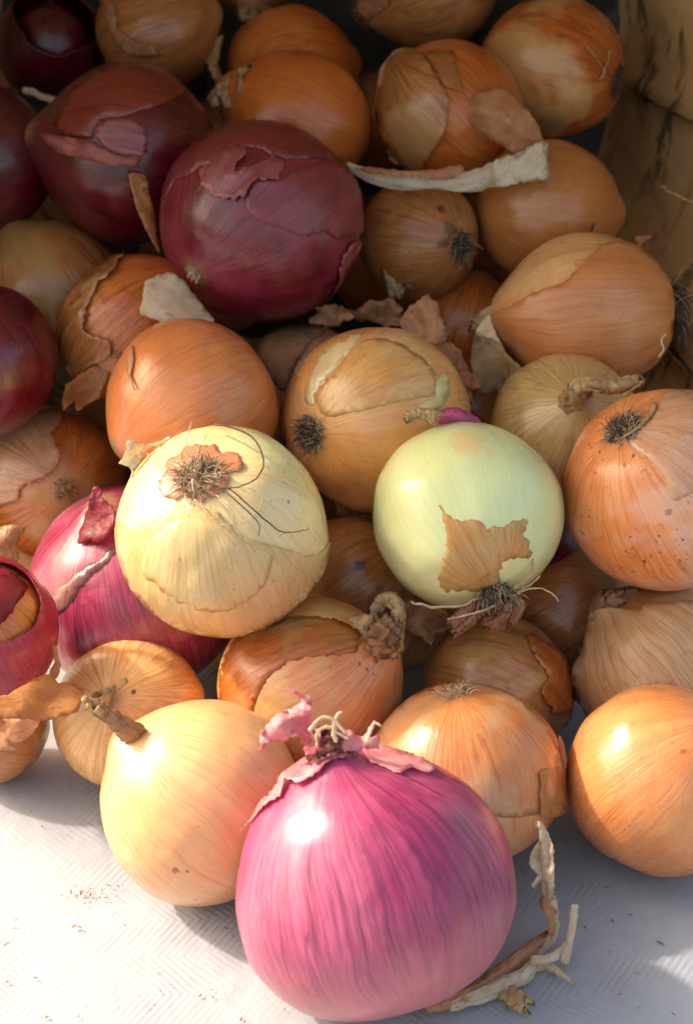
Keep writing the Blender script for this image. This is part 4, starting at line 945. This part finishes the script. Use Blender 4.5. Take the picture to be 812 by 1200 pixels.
lsheet([(446, 364), (462, 372), (474, 400), (484, 430), (486, 520), (474, 540), (460, 500), (440, 524), (430, 516), (448, 490), (426, 462), (436, 430), (452, 405)], lt - .006, 'bone', 3, amp=.004, jag=1.2, freq=.06)
lsheet([(456, 540), (490, 545), (492, 580), (488, 630), (474, 632), (470, 590), (454, 565)], lt - .003, 'pinkbrown', 4, amp=.003, jag=1.0, freq=.06)
lt2 = tabt(*z(*ZS, [(515, 700)])[0], .002)
lsheet([(526, 560), (542, 560), (538, 610), (530, 650), (520, 700), (508, 702), (500, 690), (514, 650), (520, 605)], lt2 - .004, 'bone', 5, amp=.002, jag=.8)
p4 = [(372, 765), (400, 785), (428, 800)]
lstem(p4, g(p4, .003), (10, 11, 8), 'straw', 'leaf_strip', ridge=.5, flat=.2, seed=6)
p5 = [(430, 690), (480, 685), (510, 660), (525, 640)]
lstem(p5, g(p5, .006), (5, 5, 4, 2), 'bone', 'leaf_strip', ridge=.5, flat=.3, seed=7)

# soil crumbs and skin crumbs on the white surface
rnd = random.Random(4); V, F = [], []
for k in range(138):
    if k < 110: px, py = rnd.uniform(0, 812), rnd.uniform(900, 1200)
    else: px, py = rnd.gauss(105, 16), rnd.gauss(1048, 5)
    p = at(px, py, tabt(px, py, 0)); r = rnd.uniform(.00018, .0005) * (1.6 if rnd.random() < .08 else 1)
    a = rnd.uniform(0, 6.28); d = Vector((math.cos(a), math.sin(a), 0)) * r * rnd.uniform(.8, 2.4)
    vs, fs = tube_geo([p - d + Vector((0, 0, r * .3)), p + Vector((0, 0, r * .5)), p + d + Vector((0, 0, r * .3))], [r * .4, r * .8, r * .3], 5, .6, .6, k)
    b = len(V); V += vs; F += [tuple(i + b for i in f) for f in fs]
tag(mesh_obj('soil_crumbs', V, F, M['dusk']), 'tiny soil and skin crumbs scattered over the white surface', 'crumbs', kind='stuff')

# onions buried in the heap
BL = {1: 'dark buried onion glimpsed between the split-skin onion and the wine red one',
      2: 'dark buried onion glimpsed between the soil-stained onion and the broad copper onion',
      3: 'dark buried onion glimpsed directly below the soil-stained one',
      5: 'dark buried onion glimpsed left of the terracotta one, above the purple onion',
      6: 'dark buried onion glimpsed in the gap between golden, cream and peeled onions',
      8: 'dark buried onion glimpsed beside the knotted straw coloured neck near the top',
      9: 'dark buried onion glimpsed left of the straw coloured onion with bent neck',
      10: 'dark buried onion glimpsed left of the onion with the long whitish stem'}
for k, (X, Y, Z_, R_) in enumerate(FILL):
    onion('f%d' % k, Bn, BL.get(k, 'brown onion buried out of sight underneath the heap'), (X, Y, Z_), R_, ('s', 300 + 40 * k, 100 + 30 * k, .2), TAN, 50.0 + k, 'buried brown onions', ratio=.97, res=.6)
